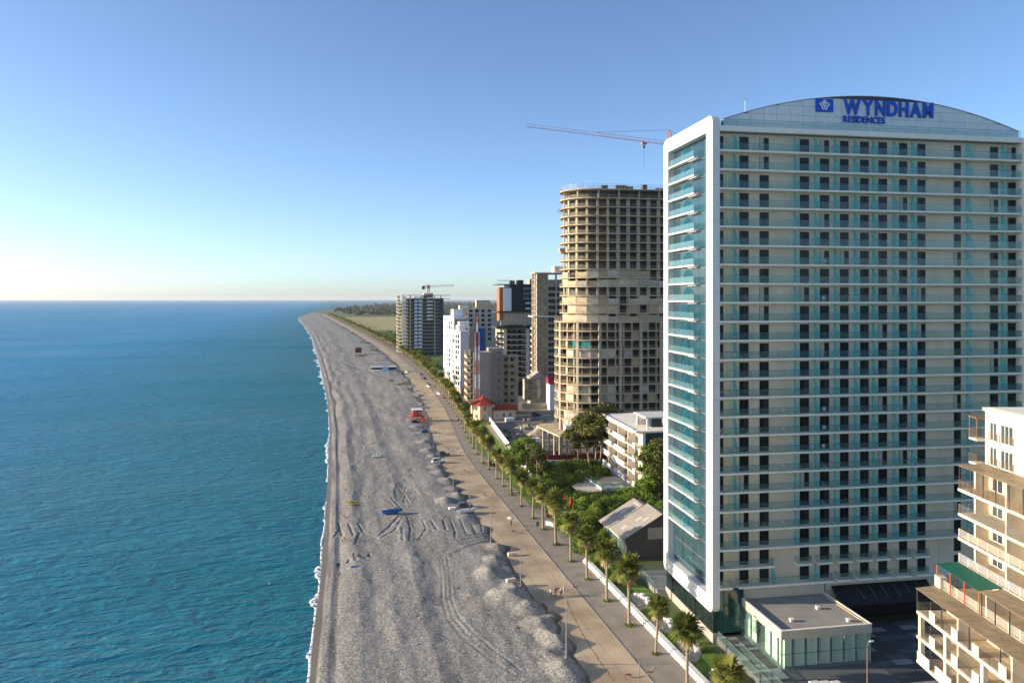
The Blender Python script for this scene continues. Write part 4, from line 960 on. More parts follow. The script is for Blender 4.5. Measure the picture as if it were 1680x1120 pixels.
# ---- grey unfinished block with red mast
b6 = place('grey_unfinished_block', 'grey unfinished block with small square windows and curved open balconies behind the red roofed house', 777, 356, 10)
boxp('wall', GREYW, b6, 0,8.2,0,12,0,29.6); boxp('stair_wall', M('brown_grey_render',(.25,.225,.195),.9,.08,.4), b6, 8.25,14.2,-.6,12,0,30); boxp('roof_wall', GREYW, b6, 7,13.5,-.58,6,30.02,31.6)
for k in range(9):
    z = 3.5*k*.95+.5; s_ = MB().prism([(-3.2,1.2),(-2.6,-.2),(-.6,-.5),(0,-.5),(0,12),(-3.2,12)], z-.25,z).build('floor_slab', CONCW, b6)
    boxp('joint_line', CONC, b6, -.03,8.2,-.03,.02,z-.12,z+.02)
    if k: MB().box(-3.1,-3.0,1.2,11.8,z,z+1.0).box(-2.6,-.1,-.42,-.35,z+.5,z+.6).build('balcony_front', CONCW, s_)
for y in (1.2,6,11): boxp('column', CONCW, b6, -3.1,-2.6,y,y+.5,0,30.4)
boxp('inner_wall', CONCD, b6, -1.2,-.05,2,11.5,0,30.5)  # dark tone paints the shade behind the open balconies
w6 = winm(1.0,1.3,DOORG,GREYW); rows(b6, w6, 'window', (11.4,), [3.325*k+2.2 for k in range(9)], y=-.64)
s6 = MB().box(0,7.5,0,9,-.25,0).mesh('scaffold_floor', CONCW)
for k in range(9): obj('scaffold_floor', s6, b6, (14.3,1,3.3*k+1.2))
for x in (14.5,17.4,21.2): boxp('column', SCAFW, b6, x,x+.4,1,1.5,0,28)
rows(b6, winm(1.7,1.6,DOORG,CONCW), 'window', (15.2,18.4), [3.3*k+1.9 for k in range(8)], y=4.0); boxp('scaffold_wall', CONCW, b6, 14.3,21.8,4.1,8,0,28)
boxp('low_wall', CONC, b6, 10,18,-6,-5.6,0,5.2)
x,y = at(783, 351); t = thing('lattice_mast', 'red and white lattice hoist mast against the grey unfinished block', 'mast', (x,y,0))
for i in range(6): lattice(MB(), (0,0,i*6.6), (0,0,i*6.6+6.6), 1.8, 7, .075).build('mast_section', CRR if i%2 else SIGNW, t)
for i in range(2): lattice(MB(), (0,0,39.6+i*4), (0,0,43.6+i*4), .5, 5, .07).build('mast_section', CRR if i%2 else SIGNW, t)
lattice(MB(), (-3.2,0,31), (3.2,0,30), 1.0, 4, .1).build('platform', CRR, t)
# ---- far tower under construction and its crane
b7 = place('far_unfinished_tower', 'far dark unfinished tower with white balcony bands and a small red crane on top', 668, 735, 14)
F7 = 3.45; N7 = 17
s7b = MB().prism([(-8,4),(-5,0),(0,-1.5),(28,-1.5),(33,2),(43,2),(43,24),(-8,24)], -.55,0).mesh("floor_slab", CONC)
for k in range(1,N7+1): obj("floor_slab", s7b, b7, (0,0,k*F7))
boxp('inner_wall', M('far_interior_shade',(.075,.075,.08),.9,.3,.2), b7, 1,36,1.2,24,0,N7*F7-3)  # near-black core paints the shaded interior between slabs
wb = MB().box(0,3.6,-.3,0,0,1.2).mesh('balcony_front', WFR); wd_ = MB().box(0,3.,-.3,0,0,1.9).mesh('balcony_front', WFR); wc_ = MB().box(0,6,-.4,0,0,1.2).mesh('balcony_front', SLABW)
for k in range(1,N7):
    z = k*F7
    for x in (-4.2,7,11): obj('balcony_front', wd_, b7, (x,-.6+(x<0)*1.,z))
    if k > 9: obj('balcony_front', wc_, b7, (19,-1.7,z))
    for x in (35.,39.): obj('balcony_front', wb, b7, (x,1.6,z)) if k < 12 else None
    obj('balcony_front', wb, b7, (-8.2,20-(k%2)*3,z), -math.pi/2)
for x,y in ((-7.5,4.5),(-4.6,.4),(2.5,-1.2),(14,-1.2),(26.5,-1.2),(33,2.2),(-7.6,14),(-7.6,22)): boxp('column', CONCW, b7, x,x+.9,y,y+.9,0,N7*F7)
boxp('lift_core', CONC, b7, 17,26,4,12,N7*F7-3,N7*F7+1.8)
x,y = at(703, 742); t = thing('tower_crane', 'small red crane standing on the far unfinished tower', 'crane', (x,y,0))
lattice(MB(), (0,0,30), (0,0,67), 2.2, 18, .22).build('mast', CRR, t)
rx = Vector((math.cos(YAW),-math.sin(YAW),0)); lattice(MB(), (0,0,66.4), rx*25+Vector((0,0,67.6)), 1.6, 12, .16, True).build('jib', CRG, t); lattice(MB(), (0,0,67), -rx*5+Vector((0,0,67)), 1.6, 3, .2).build('counter_jib', CRR, t)
q = -rx*5; MB().box(q.x-1.4,q.x+1.4,q.y-1.2,q.y+1.2,64.2,67.5).build('counterweight', CONCD, t); MB().box(-1.2,1.2,-1.2,1.2,65,68.6).build('cab', CRR, t)
# ---- house with red roofs
hs = place('red_roof_house', 'small cream house with a hexagonal turret and red tiled roofs', 776, 338, 13.3)
HC = M('peach_render',(.72,.58,.43),.8,.05,.6); REDT = M('red_tiles',(.42,.055,.028),.7,.2,1.2,bump=.3,bs=6)
def ngon(cx,cy,r,n,a0=0): return [(cx+r*math.cos(a0+2*math.pi*i/n), cy+r*math.sin(a0+2*math.pi*i/n)) for i in range(n)]
MB().prism(ngon(5.6,5.6,5.6,8,math.pi/8),0,7.2).build('turret_wall', HC, hs)
b = MB(); rp = [(x,y,7.0) for x,y in ngon(5.6,5.6,6.9,8,math.pi/8)]; b.add(rp+[(5.6,5.6,10.3)], [(i,(i+1)%8,8) for i in range(8)]+[tuple(range(7,-1,-1))]); rf = b.build('turret_roof', REDT, hs)
MB().tube([(5.6,5.6,10.2),(5.6,5.6,11.2)],[.35,.2],6).build('finial', REDT, rf)
boxp('wing_wall', HC, hs, 9.5,20,1.4,9,0,4.6)
b = MB(); b.prism_x([(.6,4.4),(5.2,6.6),(9.8,4.4)], 9.2,20.8); b.build('wing_roof', REDT, hs)
ww = winm(1.1,1.7,DOORG,WINF); nw = winm(.7,1.0,DOORG,WINF)
for x,z,m_ in ((11,1.6,nw),(14,1.3,ww),(17,1.4,ww)): obj('window', m_, hs, (x,1.37,z))
for a,z,m_ in ((-90,4.6,ww),(-135,4.6,ww),(-135,1.2,ww),(-90,1.3,nw),(-45,4.6,ww)):
    q = RAD(a); rr_ = 5.6*math.cos(math.pi/8)+.03; o = obj('window', m_, hs, (5.6+rr_*math.cos(q)-math.cos(q+math.pi/2)*.55, 5.6+rr_*math.sin(q)-math.sin(q+math.pi/2)*.55, z), q+math.pi/2)
for i in (4,5,6): x_,y_ = ngon(5.6,5.6,5.66,8,math.pi/8)[i]; boxp('corner_strip', CRR, hs, x_-.12,x_+.12,y_-.12,y_+.12,0,7)
# ---- glass cube house, white house with dark red roof
gh = place('glass_cube_house', 'small grey house faced with big glass panes behind the dirt lot', 861, 385)
boxp('wall', GREYW, gh, 3.2,12,1.2,10,0,15); boxp('frame', STEEL, gh, 0,9.2,.5,1.2,3.,14)
GP = dark_glass('pale_pane',(.20,.21,.17),.1,.5,.5,.4)
for i in range(3):
    for j in range(3): boxp('pane', GP, gh, .2+i*3.0,3.0+i*3.0,.38,.48,3.4+j*3.5,6.7+j*3.5)
for j in range(3): boxp('pane', M('sunlit_pane_tint',(.62,.60,.45),.2,.1,.5), gh, -.1,.0,.8,5,3.4+j*3.5,6.7+j*3.5)  # sea-facing panes: sunlit brightness painted into their colour
MB().prism_y([(2.5,14),(12.4,14),(7.5,17.5)],1,10).build('roof', GREYW, gh); boxp('yard_wall', GREYW, gh, -3,14,-8,-7.7,0,2.6)
wh = place('small_white_house', 'small white house with dark red roof squeezed against the round tower', 902, 372)
boxp('wall', WFR, wh, 0,10,0,8,0,13); MB().prism_x([(-.8,12.8),(4,17),(8.8,12.8)],-.5,10.5).build('roof', M('maroon_roof',(.20,.02,.03),.7,.1,1), wh); rows(wh, winm(1.3,1.6,DOORG,WINF),'window',(2.5,5.5),[2,5.6,9.4],y=-.03)
# ---- white apartment house with stepped balcony bands
ap = place('white_balcony_house', 'five storey white house with slanting balcony parapets beside the tall pines', 1057, 206)
LG = 31; FA = 3.55
boxp('dark_wall', NAVY, ap, .35,26,0,LG,0,18.2); boxp('corner_pier', SLABW, ap, -.5,.3,-.05,.9,0,18.4)
boxp('side_wall', CREAMW, ap, .0,.34,1,LG,0,18.2)
rf = MB().prism([(-2.6,-.6),(26,-.6),(26,LG+1),(-2.6,LG+1)],18.4,18.9).build('roof_slab', SLABW, ap); boxp('roof_fascia', WHITE, ap, -2.75,-2.61,1.5,LG+1,18.0,19.2)
for k in range(4):
    z = 3.9+k*FA-.2; s_ = boxp('balcony_slab', SLABW, ap, -2.4,0,.5,LG,z-.3,z)
    spl = [(LG,LG*.62-k*2.2),(LG*.55-k*1.5,LG*.2-k*.6)]
    for y1,y0 in ((LG,LG*.70+(k%2)*2),(LG*.62+(k%2)*1.,LG*.30)): boxp('white_parapet', WHITE, s_, -2.62,-2.42,y0,y1,z-.45,z+1.15)
    boxp('white_parapet', WHITE, s_, -2.62,-2.42,.4,2.2,z-.45,z+1.15); rail(-2.5,LG*.30,-2.5,2.2,z,DKSTEEL,s_,nb=8); rail(-2.5,LG*.71,-2.5,LG*.6,z,DKSTEEL,s_,nb=8); rail(-2.4,.45,-.5,.45,z,STEEL,s_)
    for q in (5,9.5,14,18.5,23,27.5): obj('window', wm if q != 5 or k else wm, ap, (-.02,q+1.9,z+.1), -math.pi/2)
    for q in (7.4,16.6,25.6): boxp('fin_wall', SLABW, s_, -2.2,-.02,q,q+.25,z+.01,z+FA-.31)
boxp('roof_room', SLABW, ap, 1.5,8,10,11,18.9,20.4); 
for x,y in ((1.5,2),(8,2),(1.5,10),(8,10)): boxp('roof_post', WHITE, ap, x,x+.5,y,y+.5,18.9,22)
pass; boxp('roof_canopy', WHITE, ap, .8,9.4,1.2,11.2,22,22.4); boxp('lift_box', NAVY, ap, 4,7,5,9,18.9,21.9)
rows(ap, winm(1.4,1.6,DOORG,WINF),'window',(6,),[5,9],y=-.04)
# ---- grey hall
hl = place('grey_hall', 'grey barn like hall with pitched sheet roof next to the hotel', 1022, 158, 11)
HLW = M('hall_sheet_wall',(.085,.08,.075),.7,.12,.6); HLR = M('hall_roof',(.29,.265,.235),.7,.12,.4,streak=(1,.3,1)); PALE = M('roof_patch',(.42,.40,.37),.6,.05,1)
boxp('wall', HLW, hl, .9,16.2,0,13.6,-.1,4.9); MB().prism_y([(.9,4.9),(16.2,4.9),(8.5,9.1)],0.01,13.6).build('gable_wall', HLW, hl)
boxp('gable_patch', GREYW, hl, 5.5,8.8,-.06,-.005,4.2,6.6); 
def roofp(x0,z0,x1,z1,y0,y1,name='roof_sheet'): return MB().prism_y([(x0,z0),(x1,z1),(x1,z1+.14),(x0,z0+.14)],y0,y1).build(name, HLR, hl)
roofp(-.2,4.45,8.6,9.35,-.5,8.3); roofp(-.7,4.3,7.7,9.0,8.3,14.4); roofp(8.62,9.35,17.2,4.6,-.5,8.3); roofp(7.75,9.0,16.8,4.3,8.3,14.4)
for x0,x1,y0,y1 in ((4.2,5.6,3.2,4.4),(5.,6.4,1.4,2.4),(2.,4.8,1.2,1.5),(3.4,4.6,10.5,11.9),(6.8,7.2,9,12.5),(1.2,2.4,3.6,4.9)):
    z = lambda x: (4.45+.557*(x+.2) if y0 < 8 else 4.3+.56*(x+.7))+.15; MB().prism_y([(x0,z(x0)),(x1,z(x1)),(x1,z(x1)+.02),(x0,z(x0)+.02)],y0,y1).build('roof_patch', PALE, hl)
MB().tube([(-.3,-.5,4.4),(-.3,8.3,4.4)],.1,6).build('gutter', SLABW, hl)
for y in (0,3.5,7,10.5,13.4): boxp('side_post', GREYW, hl, .2,.4,y,y+.2,-.1,4.5)
boxp('side_glazing', CLEARG, hl, .28,.32,.2,13.4,1.2,4.3)
# ---------------------------------------------------------------- vegetation
def leaf_cloud(blobs, n, ls, seed, flat=.0):
    r = random.Random(seed); b = MB(); tot = sum(q[3]*q[4]*q[5] for q in blobs); nv = np.random.RandomState(seed)
    for cx,cy,cz,rx,ry,rz in blobs:
        m = max(6, int(n*rx*ry*rz/tot))
        for _ in range(m):
            u = Vector((r.gauss(0,1),r.gauss(0,1),r.gauss(0,1))).normalized(); t = .55+.5*r.random()**.6
            p = Vector((cx+u.x*rx*t, cy+u.y*ry*t, cz+u.z*rz*t))
            a = Vector((r.gauss(0,1),r.gauss(0,1),r.gauss(0,.5))).normalized(); c = a.cross(u + Vector((r.gauss(0,.5),r.gauss(0,.5),r.gauss(0,.5)))).normalized()
            s = ls*(.6+.8*r.random()); b.add([tuple(p-a*s), tuple(p+c*s*.6), tuple(p+a*s), tuple(p-c*s*.6)], [(0,1,2,3)])
    return b
LEAFD = leafmat('dark_leaf', (.055,.10,.016), (.17,.25,.04)); LEAFM = leafmat('mid_leaf', (.085,.15,.016), (.24,.34,.045)); LEAFY = leafmat('yellow_green_leaf', (.11,.16,.012), (.30,.34,.045)); PINEL = leafmat('pine_needle', (.055,.070,.016), (.17,.17,.045))
BARK = M('bark', (.20,.15,.11), .9, .2, 2, bump=.4); PBARK = M('pine_bark', (.30,.22,.16), .9, .25, 1.5, bump=.4); PALMB = M('palm_trunk', (.30,.235,.165), .9, .2, 3, streak=(1,1,3), bump=.6, bs=5)
PALMG = leafmat('palm_frond', (.08,.11,.018), (.28,.28,.065), 1.2); PALMD = M('dead_frond', (.36,.28,.15), .9, .25, 2.5)
# fan palms
def fan(b, p, d, L, r, mi=0, droop=.15):
    d = d.normalized(); side = d.cross(Vector((0,0,1)))
    if side.length < .05: side = Vector((1,0,0))
    side.normalize(); up = side.cross(d); k = 8; c = p + d*L*.45
    b.tube([p, c], .025, 3, mi, False)
    rim = []
    for i in range(k+1):
        a = RAD(-105+210*i/k); rad = L*.62*(1 - .28*abs(a)/RAD(105))*(.9+.2*r.random())
        rim.append((c + (d*math.cos(a)+side*math.sin(a))*rad + Vector((0,0,-droop*rad*(1+abs(a))))+up*.05*(i%2)))
    for i in range(k+1):
        a = RAD(-105+210*i/k); dd = (rim[i]-c); w_ = (dd.cross(up)).normalized()*L*.075
        b.add([tuple(c), tuple(c+dd*.55-w_), tuple(rim[i]), tuple(c+dd*.55+w_)], [(0,1,2,3)], mi)
def palm_meshes(seed, H=8.6):
    r = random.Random(seed); bend = (r.uniform(-.25,.25), r.uniform(-.25,.25))
    n = 14; pts = [(bend[0]*(i/n)**2, bend[1]*(i/n)**2, H*i/n) for i in range(n+1)]
    tb = MB().tube(pts, [.34 if i == 0 else .25-.06*i/n+.012*(i%2) for i in range(n+1)], 9).mesh('trunk', PALMB, True)
    top = Vector(pts[-1]); g = MB(); dd = MB()
    for i in range(46):
        az = r.random()*6.283; el = RAD(r.uniform(-8,80)) if i < 36 else RAD(r.uniform(-40,-8))
        L = r.uniform(1.9,2.7); fan(g, top+Vector((0,0,.15*r.random())), Vector((math.cos(az)*math.cos(el), math.sin(az)*math.cos(el), math.sin(el))), L, r, 0, .10+.18*r.random())
    for i in range(34):
        az = r.random()*6.283; el = RAD(r.uniform(-80,-18)); L = r.uniform(1.2,2.1)
        fan(dd, top-Vector((0,0,.1+.75*r.random())), Vector((math.cos(az)*math.cos(el), math.sin(az)*math.cos(el), math.sin(el))), L, r, 0, .25)
    return tb, g.mesh('crown', PALMG), dd.mesh('dead_fronds', PALMD)
PM = [palm_meshes(s) for s in (1,2,3,4,5)]
basin = leaf_cloud([(0,0,.08,.75,.75,.22)], 160, .16, 9).mesh('grass_basin', LEAFM)
py_ = [75.6,86.6,97.7,108.5,118.9,129.6,140.3,150.8,161.7,173.2,182.5,193.9,205.3,215.9,225.2,237.9,247.2,262.2,273.3]
y = 284.
while y < 1250: py_.append(y); y += 10.8
while y < 2350: py_.append(y); y += 15.
ORD = ['first','second','third','fourth','fifth','sixth','seventh','eighth','ninth','tenth','eleventh','twelfth','thirteenth','fourteenth','fifteenth','sixteenth','seventeenth','eighteenth','nineteenth','twentieth','twenty first','twenty second','twenty third','twenty fourth','twenty fifth','twenty sixth','twenty seventh','twenty eighth']
rr = random.Random(21); vis = 0
for i, y in enumerate(py_):
    if y < 84: continue
    tb, g, dd = rr.choice(PM); vis += 1
    lab = ('fan palm on the promenade edge, %s from the bottom of the photo' % ORD[vis-1]) if vis <= len(ORD) else ('small fan palm in the dense middle stretch of the promenade row' if y < 900 else 'tiny fan palm at the far end of the promenade row')
    t = thing('fan_palm', lab, 'palm tree', (palx(y)+rr.uniform(-.15,.15), y, 0), rr.random()*6.28, 'palms along the promenade', rr.uniform(.78,1.18)*(1 if y < 600 else 1.05))
    t.rotation_euler.x = rr.gauss(0,.025); t.rotation_euler.y = rr.gauss(0,.025)
    obj('trunk', tb, t); obj('crown', g, t, (0,0,-1.1), sc=1.13); obj('dead_fronds', dd, t)
    if y < 420: obj('grass_basin', basin, t)
# shrubs, trees, pines
def shrub_mesh(seed, mat):
    r = random.Random(seed); bl = [(r.uniform(-.6,.6), r.uniform(-.6,.6), .55+r.random()*.5, .45+r.random()*.3, .45+r.random()*.3, .4+r.random()*.35) for _ in range(6)]
    bl.append((0,0,.35,.8,.8,.4)); return leaf_cloud(bl, 1500, .085, seed).mesh('foliage', mat)
SHM = [shrub_mesh(s, m) for s, m in ((1,LEAFD),(2,LEAFM),(3,LEAFD),(4,LEAFY),(5,LEAFM))]
stemm = MB().tube([(0,0,0),(0,0,.6)],[.06,.04],5).mesh('stem', BARK)
def shrub(x, y, s, sz_, k, label, group, name='shrub'):
    t = thing(name, label, 'shrub', (x,y,0), rr.random()*6.28, group, (s,s,sz_)); obj('foliage', SHM[k], t); obj('stem', stemm, t); return t
zones = [(55.2,57.2,86,108,12,(.5,.9),'low shrub at the hotel foot'),(52.2,56.6,136,152,14,(.8,1.6),'bush in the garden corner behind the white wall'),
         (52.8,62,152,178,28,(1.5,2.9),'leafy shrub between the palms and the grey hall'),
         (61,82,172,193,56,(1.8,3.3),'big leafy shrub behind the grey hall'),
         (60,80,203,228,56,(2.0,3.6),'dark shrub below the tall pines'),
         (54,63,193,212,22,(1.6,2.8),'shrub behind the cafe kiosk'),
         (52.5,60,225,262,14,(.8,1.6),'low bush on the grass by the white fence')]
for x0,x1,y0,y1,n,(s0,s1),base_lab in zones:
    sp = [(rr.uniform(x0,x1), rr.uniform(y0,y1)) for i in range(n)]
    sp = [(x,y) for x,y in sp if not (56.8 < x and 143 < y < 174 and x > 56.8+.18*(y-146))]
    med = sorted(y for x,y in sp)[len(sp)//2] if len(sp) > 28 else -1
    for part_, tx in ((0,'front'),(1,'back')):
      sel = sorted([q for q in sp if (q[1] >= med) == bool(part_)], key=lambda q: q[0]/q[1]) if med > 0 else (sorted(sp, key=lambda q: q[0]/q[1]) if part_ == 0 else [])
      for i,(x,y) in enumerate(sel):
        lab = base_lab + ', %s from the left%s' % (ORD[i] if i < len(ORD) else 'one of the last', ', %s row' % tx if med > 0 else '')
        shrub(x, y, rr.uniform(s0,s1), rr.uniform(s0,s1)*.95, rr.choice([0,1,2,0,1,3] if y > 178 else [1,3,4,3,0]), lab, base_lab[:40])
def conifer(x, y, h, i, lab):
    t = thing('conifer', lab, 'tree', (x,y,0), i, 'bright green conifers', 1)
    bl = [(0,0,h*(.12+.1*j), .9*(1-.085*j), .9*(1-.085*j), h*.09) for j in range(9)]
    leaf_cloud(bl, 1300, .12, 50+i).build('crown', LEAFY, t); MB().tube([(0,0,0),(0,0,h*.5)],[.12,.05],6).build('trunk', BARK, t)
for i,(px,py,h) in enumerate([(858,812,7.5),(864,810,8.5),(871,812,8),(878,814,6),(1012,868,5),(1003,872,4.5),(1024,862,5),(988,866,4)]):
    x,y,_ = gr(px,py); conifer(x,y,h,i,['tallest bright green conifer clump by the dark tree' if i < 4 else 'small bright conifer behind the grey hall roof'][0])
def tree(x, y, h, seed, mat, label, group, lean=0., pine=False, spread=.32, cat='tree', name='tree', n=2600):
    r = random.Random(seed); t = thing(name, label, cat, (x,y,0), 0, group); ex = (lean*h, r.uniform(-.08,.08)*h)
    pts = [(ex[0]*(j/8)**1.5 + .12*math.sin(j*1.7+seed), ex[1]*(j/8)**1.5, h*.86*j/8) for j in range(9)]
    tb = MB().tube(pts, [.028*h*(1-.75*j/8) if not pine else .017*h*(1-.7*j/8) for j in range(9)], 7); bl = []
    nb = 13 if pine else 15
    for j in range(nb):
        f = r.uniform(.58,.98) if pine else r.uniform(.32,.95); k = int(f*8); base = Vector(pts[min(k,8)]); az = r.random()*6.283
        R_ = spread*h*(1.05-abs(f-.72)*1.2)*r.uniform(.4,1.); tip = base + Vector((math.cos(az)*R_, math.sin(az)*R_, h*r.uniform(.04,.13)))
        tb.tube([base, (base+tip)/2+Vector((0,0,-.02*h)), tip], [.010*h,.007*h,.003*h], 5)
        s = h*r.uniform(.06,.115)*(1.0 if not pine else .9); bl.append((tip.x,tip.y,tip.z,s*1.35,s*1.35,s*.75))
        for q in range(2): bl.append((tip.x+r.gauss(0,s),tip.y+r.gauss(0,s),tip.z+r.gauss(0,s*.4),s*.8,s*.8,s*.5))
    bl.append((pts[8][0],pts[8][1],h*.92,h*.13,h*.13,h*.08))
    tb.build('trunk', PBARK if pine else BARK, t, smooth=True); leaf_cloud(bl, n, .016*h+.08, seed).build('crown', mat, t); return t
for i,(px,py,h,ln) in enumerate([(950,772,15,-.10),(968,778,19,-.12),(978,774,21,-.02),(986,772,20,.03),(998,770,21.5,0),(1006,768,18,.05)]):
    x,y,_ = gr(px,py); tree(x,y,h,100+i,PINEL,'%s of the tall thin trunked pines beside the white balcony house, counting from the left' % ORD[i],'tall pines',ln,True,n=4200,name='pine_tree')
for i,(px,py,h) in enumerate([(1066,838,17),(1080,842,19.5)]):
    x,y,_ = gr(px,py); tree(x,y,h,130+i,PINEL if i else LEAFM,['left','right'][i]+' tall pine squeezed between the white balcony house and the hotel','pines by the hotel',.0,False,.2,n=5200,name='pine_tree')
for i,(px,py,h,m_) in enumerate([(838,785,12,LEAFD),(851,795,14,LEAFD),(868,806,12,PINEL),(846,772,10,LEAFD),(882,826,8,LEAFM)]):
    x,y,_ = gr(px,py); tree(x+2.5,y,h,150+i,m_,'%s of the dark bushy trees behind the palms near the white fence, from the left' % ORD[i],'dark trees behind the palms',0,False,.34,n=4600)
# trees and bushes inland of the promenade further off
far_t = [leaf_cloud([(random.Random(s).uniform(-2,2),random.Random(s+9).uniform(-2,2),3.2,2.6,2.6,2.2),(1.5,0,5,1.9,1.9,1.7),(-1.2,1,4.4,2,2,1.8),(0,-1.4,2.2,2.4,2.4,1.5)],520,.42,s).mesh('crown', m_) for s,m_ in ((61,LEAFD),(62,LEAFM),(63,LEAFD),(64,LEAFY))]
ftr = MB().tube([(0,0,0),(0,0,3.5)],[.25,.12],6).mesh('trunk', BARK)
def fartree(x, y, s, lab, grp):
    t = thing('tree', lab, 'tree', (x,y,0), rr.random()*6.28, grp, s); obj('crown', rr.choice(far_t), t); obj('trunk', ftr, t)
for i in range(60):
    y = rr.uniform(700,1250); x = palx(y)+rr.uniform(6,12+.10*(y-640)); fartree(x,y,rr.uniform(.6,1.15),'small tree inland of the far promenade before the far unfinished tower','trees by the far tower')
for i in range(24):
    y = rr.uniform(440,690); x = palx(y)+rr.uniform(5,20); 
    if x > 78 and y < 520: continue
    fartree(x,y,rr.uniform(.4,.8),'small tree between the far tower and the white towers','trees before the white towers')
for i in range(90):
    y = rr.uniform(430,1250); x = palx(y)+rr.uniform(4,15); fartree(x,y,rr.uniform(.45,.85),'small green tree in the belt right behind the far palms','tree belt behind the far palms')
for i in range(120):
    y = rr.uniform(1250,2700); x = palx(y)+rr.uniform(5,16); fartree(x,y,rr.uniform(.5,1.0),'tiny tree lining the distant end of the promenade','distant promenade trees')
for i in range(18):
    y = rr.uniform(265,335); x = rr.uniform(64,70) if i%2 else rr.uniform(86,104); shrub(x,y,rr.uniform(.6,1.3),rr.uniform(.6,1.2),rr.randrange(3),'scrubby bush around the dirt lot','bushes on the dirt lot')
for px,py,s,n in ((592,585,2.4,5),(600,563,2.2,5),(640,628,2.0,3),(665,632,2.0,4),(612,576,2,3),(684,655,1.2,4),(580,548,2.6,4),(565,538,3,3)):
    x,y,_ = gr(px,py)
    for i in range(n): shrub(x+rr.uniform(-5,5),y+rr.uniform(-9,9),s*rr.uniform(.6,1.1),s*rr.uniform(.3,.6),rr.choice([3,1,3]),'low green bush growing on the far beach','bushes on the beach')
# far wood on the headland: one mass
fw = MB(); r = random.Random(77)
ico = [(0,0,1)]+[(math.cos(a)*.9,math.sin(a)*.9,.45) for a in [i*1.2566 for i in range(5)]]+[(math.cos(a+.6)*.95,math.sin(a+.6)*.95,-.35) for a in [i*1.2566 for i in range(5)]]
icf = [(0,1+i,1+(i+1)%5) for i in range(5)]+[f for i in range(5) for f in ((1+i,6+i,1+(i+1)%5),(6+i,6+(i+1)%5,1+(i+1)%5))]
def wood(n, y0, y1, xf, hs):
    for _ in range(n):
        y = r.uniform(y0,y1); lo, hi = xf(y); x = r.uniform(lo,hi); h = r.uniform(*hs)
        for q in range(3):
            s = h*.42*r.uniform(.6,1.); cx,cy,cz = x+r.gauss(0,h*.2),y+r.gauss(0,h*.2),h*r.uniform(.35,.75)
            fw.add([(cx+vx*s*r.uniform(.7,1.2),cy+vy*s*r.uniform(.7,1.2),cz+vz*s*r.uniform(.7,1.2)) for vx,vy,vz in ico], icf)
wood(2600, 2350, 6500, lambda y: (max(shx(y)+90, palx(min(y,2900))+60 if y < 2950 else -1e9), shx(y)+500+ (y-2000)*.65), (9,17))
wood(1500, 1250, 2400, lambda y: (palx(y)+130+.22*(y-1250)*0+120, 900+ .4*y), (6,13))
wood(700, 4200, 9000, lambda y: (shx(y)+120, shx(y)+3500), (14,26))
o = fw.build('far_wood', leafmat('far_wood_leaf', (.03,.055,.022),(.085,.12,.04),.01)); o['kind'] = 'stuff'; o['label'] = 'dark green wood covering the distant headland'
# loose cobbles and driftwood on the near beach: one mass
pbm = MB(); r_ = random.Random(31); n = 0; oc = [(1,0,0),(0,1,0),(-1,0,0),(0,-1,0),(0,0,1)]
XY = []
while n < 7000:
    y = 85 + 190*r_.random()**1.5; x = r_.uniform(shx(y)+1.5, promx(y)+1)
    if r_.random() > .25 + .75*float(vnoise(np.array([x*.25]), np.array([y*.06]), 5)[0]): continue
    XY.append((x,y)); n += 1
ZZ = beach_h(np.array([[q[0] for q in XY]]), np.array([[q[1] for q in XY]]))[0]
for (x,y),z in zip(XY,ZZ):
    s = .06+.16*r_.random()**3; a = r_.random()*6; ca, sa = math.cos(a)*s, math.sin(a)*s; k = r_.uniform(.5,1)
    pbm.add([(x+px_*ca-py_2*sa*k, y+px_*sa+py_2*ca*k, z-.02+pz_*s*.7) for px_,py_2,pz_ in oc], [(0,1,4),(1,2,4),(2,3,4),(3,0,4)], 0 if r_.random()<.6 else 1)
for i in range(60):
    x,y = XY[i*40]; z = ZZ[i*40]; a = r_.random()*3; L_ = r_.uniform(.4,1.6); pbm.tube([(x,y,z+.05),(x+L_*math.cos(a),y+L_*math.sin(a),z+.09)],.05,4,2)
o = pbm.build('cobbles', [M('pale_cobble',(.50,.47,.42),.9,.15,3), M('dark_cobble',(.16,.15,.14),.9,.2,3), M('driftwood',(.20,.15,.10),.9,.2,2)]); o['kind'] = 'stuff'; o['label'] = 'loose cobbles and driftwood scattered over the near beach'
# ---------------------------------------------------------------- patches of ground
def gpoly(*ps): return [gr(a,b)[:2] for a,b in ps]
struct(sheet('grass_field', FIELD, [[(45,1330),(330,1330),(420,2300),(30,2300)]], .02))
struct(sheet('grass', GRASS, [[(51,150),(57,150),(58,172),(84,172),(112,215),(112,243),(62,243),(52,300),(51,300)],[(52,300),(64,318),(66,338),(56,338)]], .006))
struct(sheet('dirt_yard', DIRT, [[(60.5,247),(112,245),(130,300),(140,420),(70,420),(63,345),(67,330),(63,318)]], .010))
struct(sheet('gravel_strip', PAVE, [[(51,151),(53.2,151),(54.4,190),(51,190)]], .012))
struct(sheet('grass_bank', LAWN, [[(51.2,196),(56,196),(60,250),(63.5,312),(60,318),(51.5,262)]], .014))
struct(sheet('grass', GRASS, [[(66,430),(110,430),(220,640),(260,1300),(70,1300),(76,700)]], .006))
struct(sheet('road', ASPH, [[(69,560),(160,545),(160,560),(69,575)]], .018))

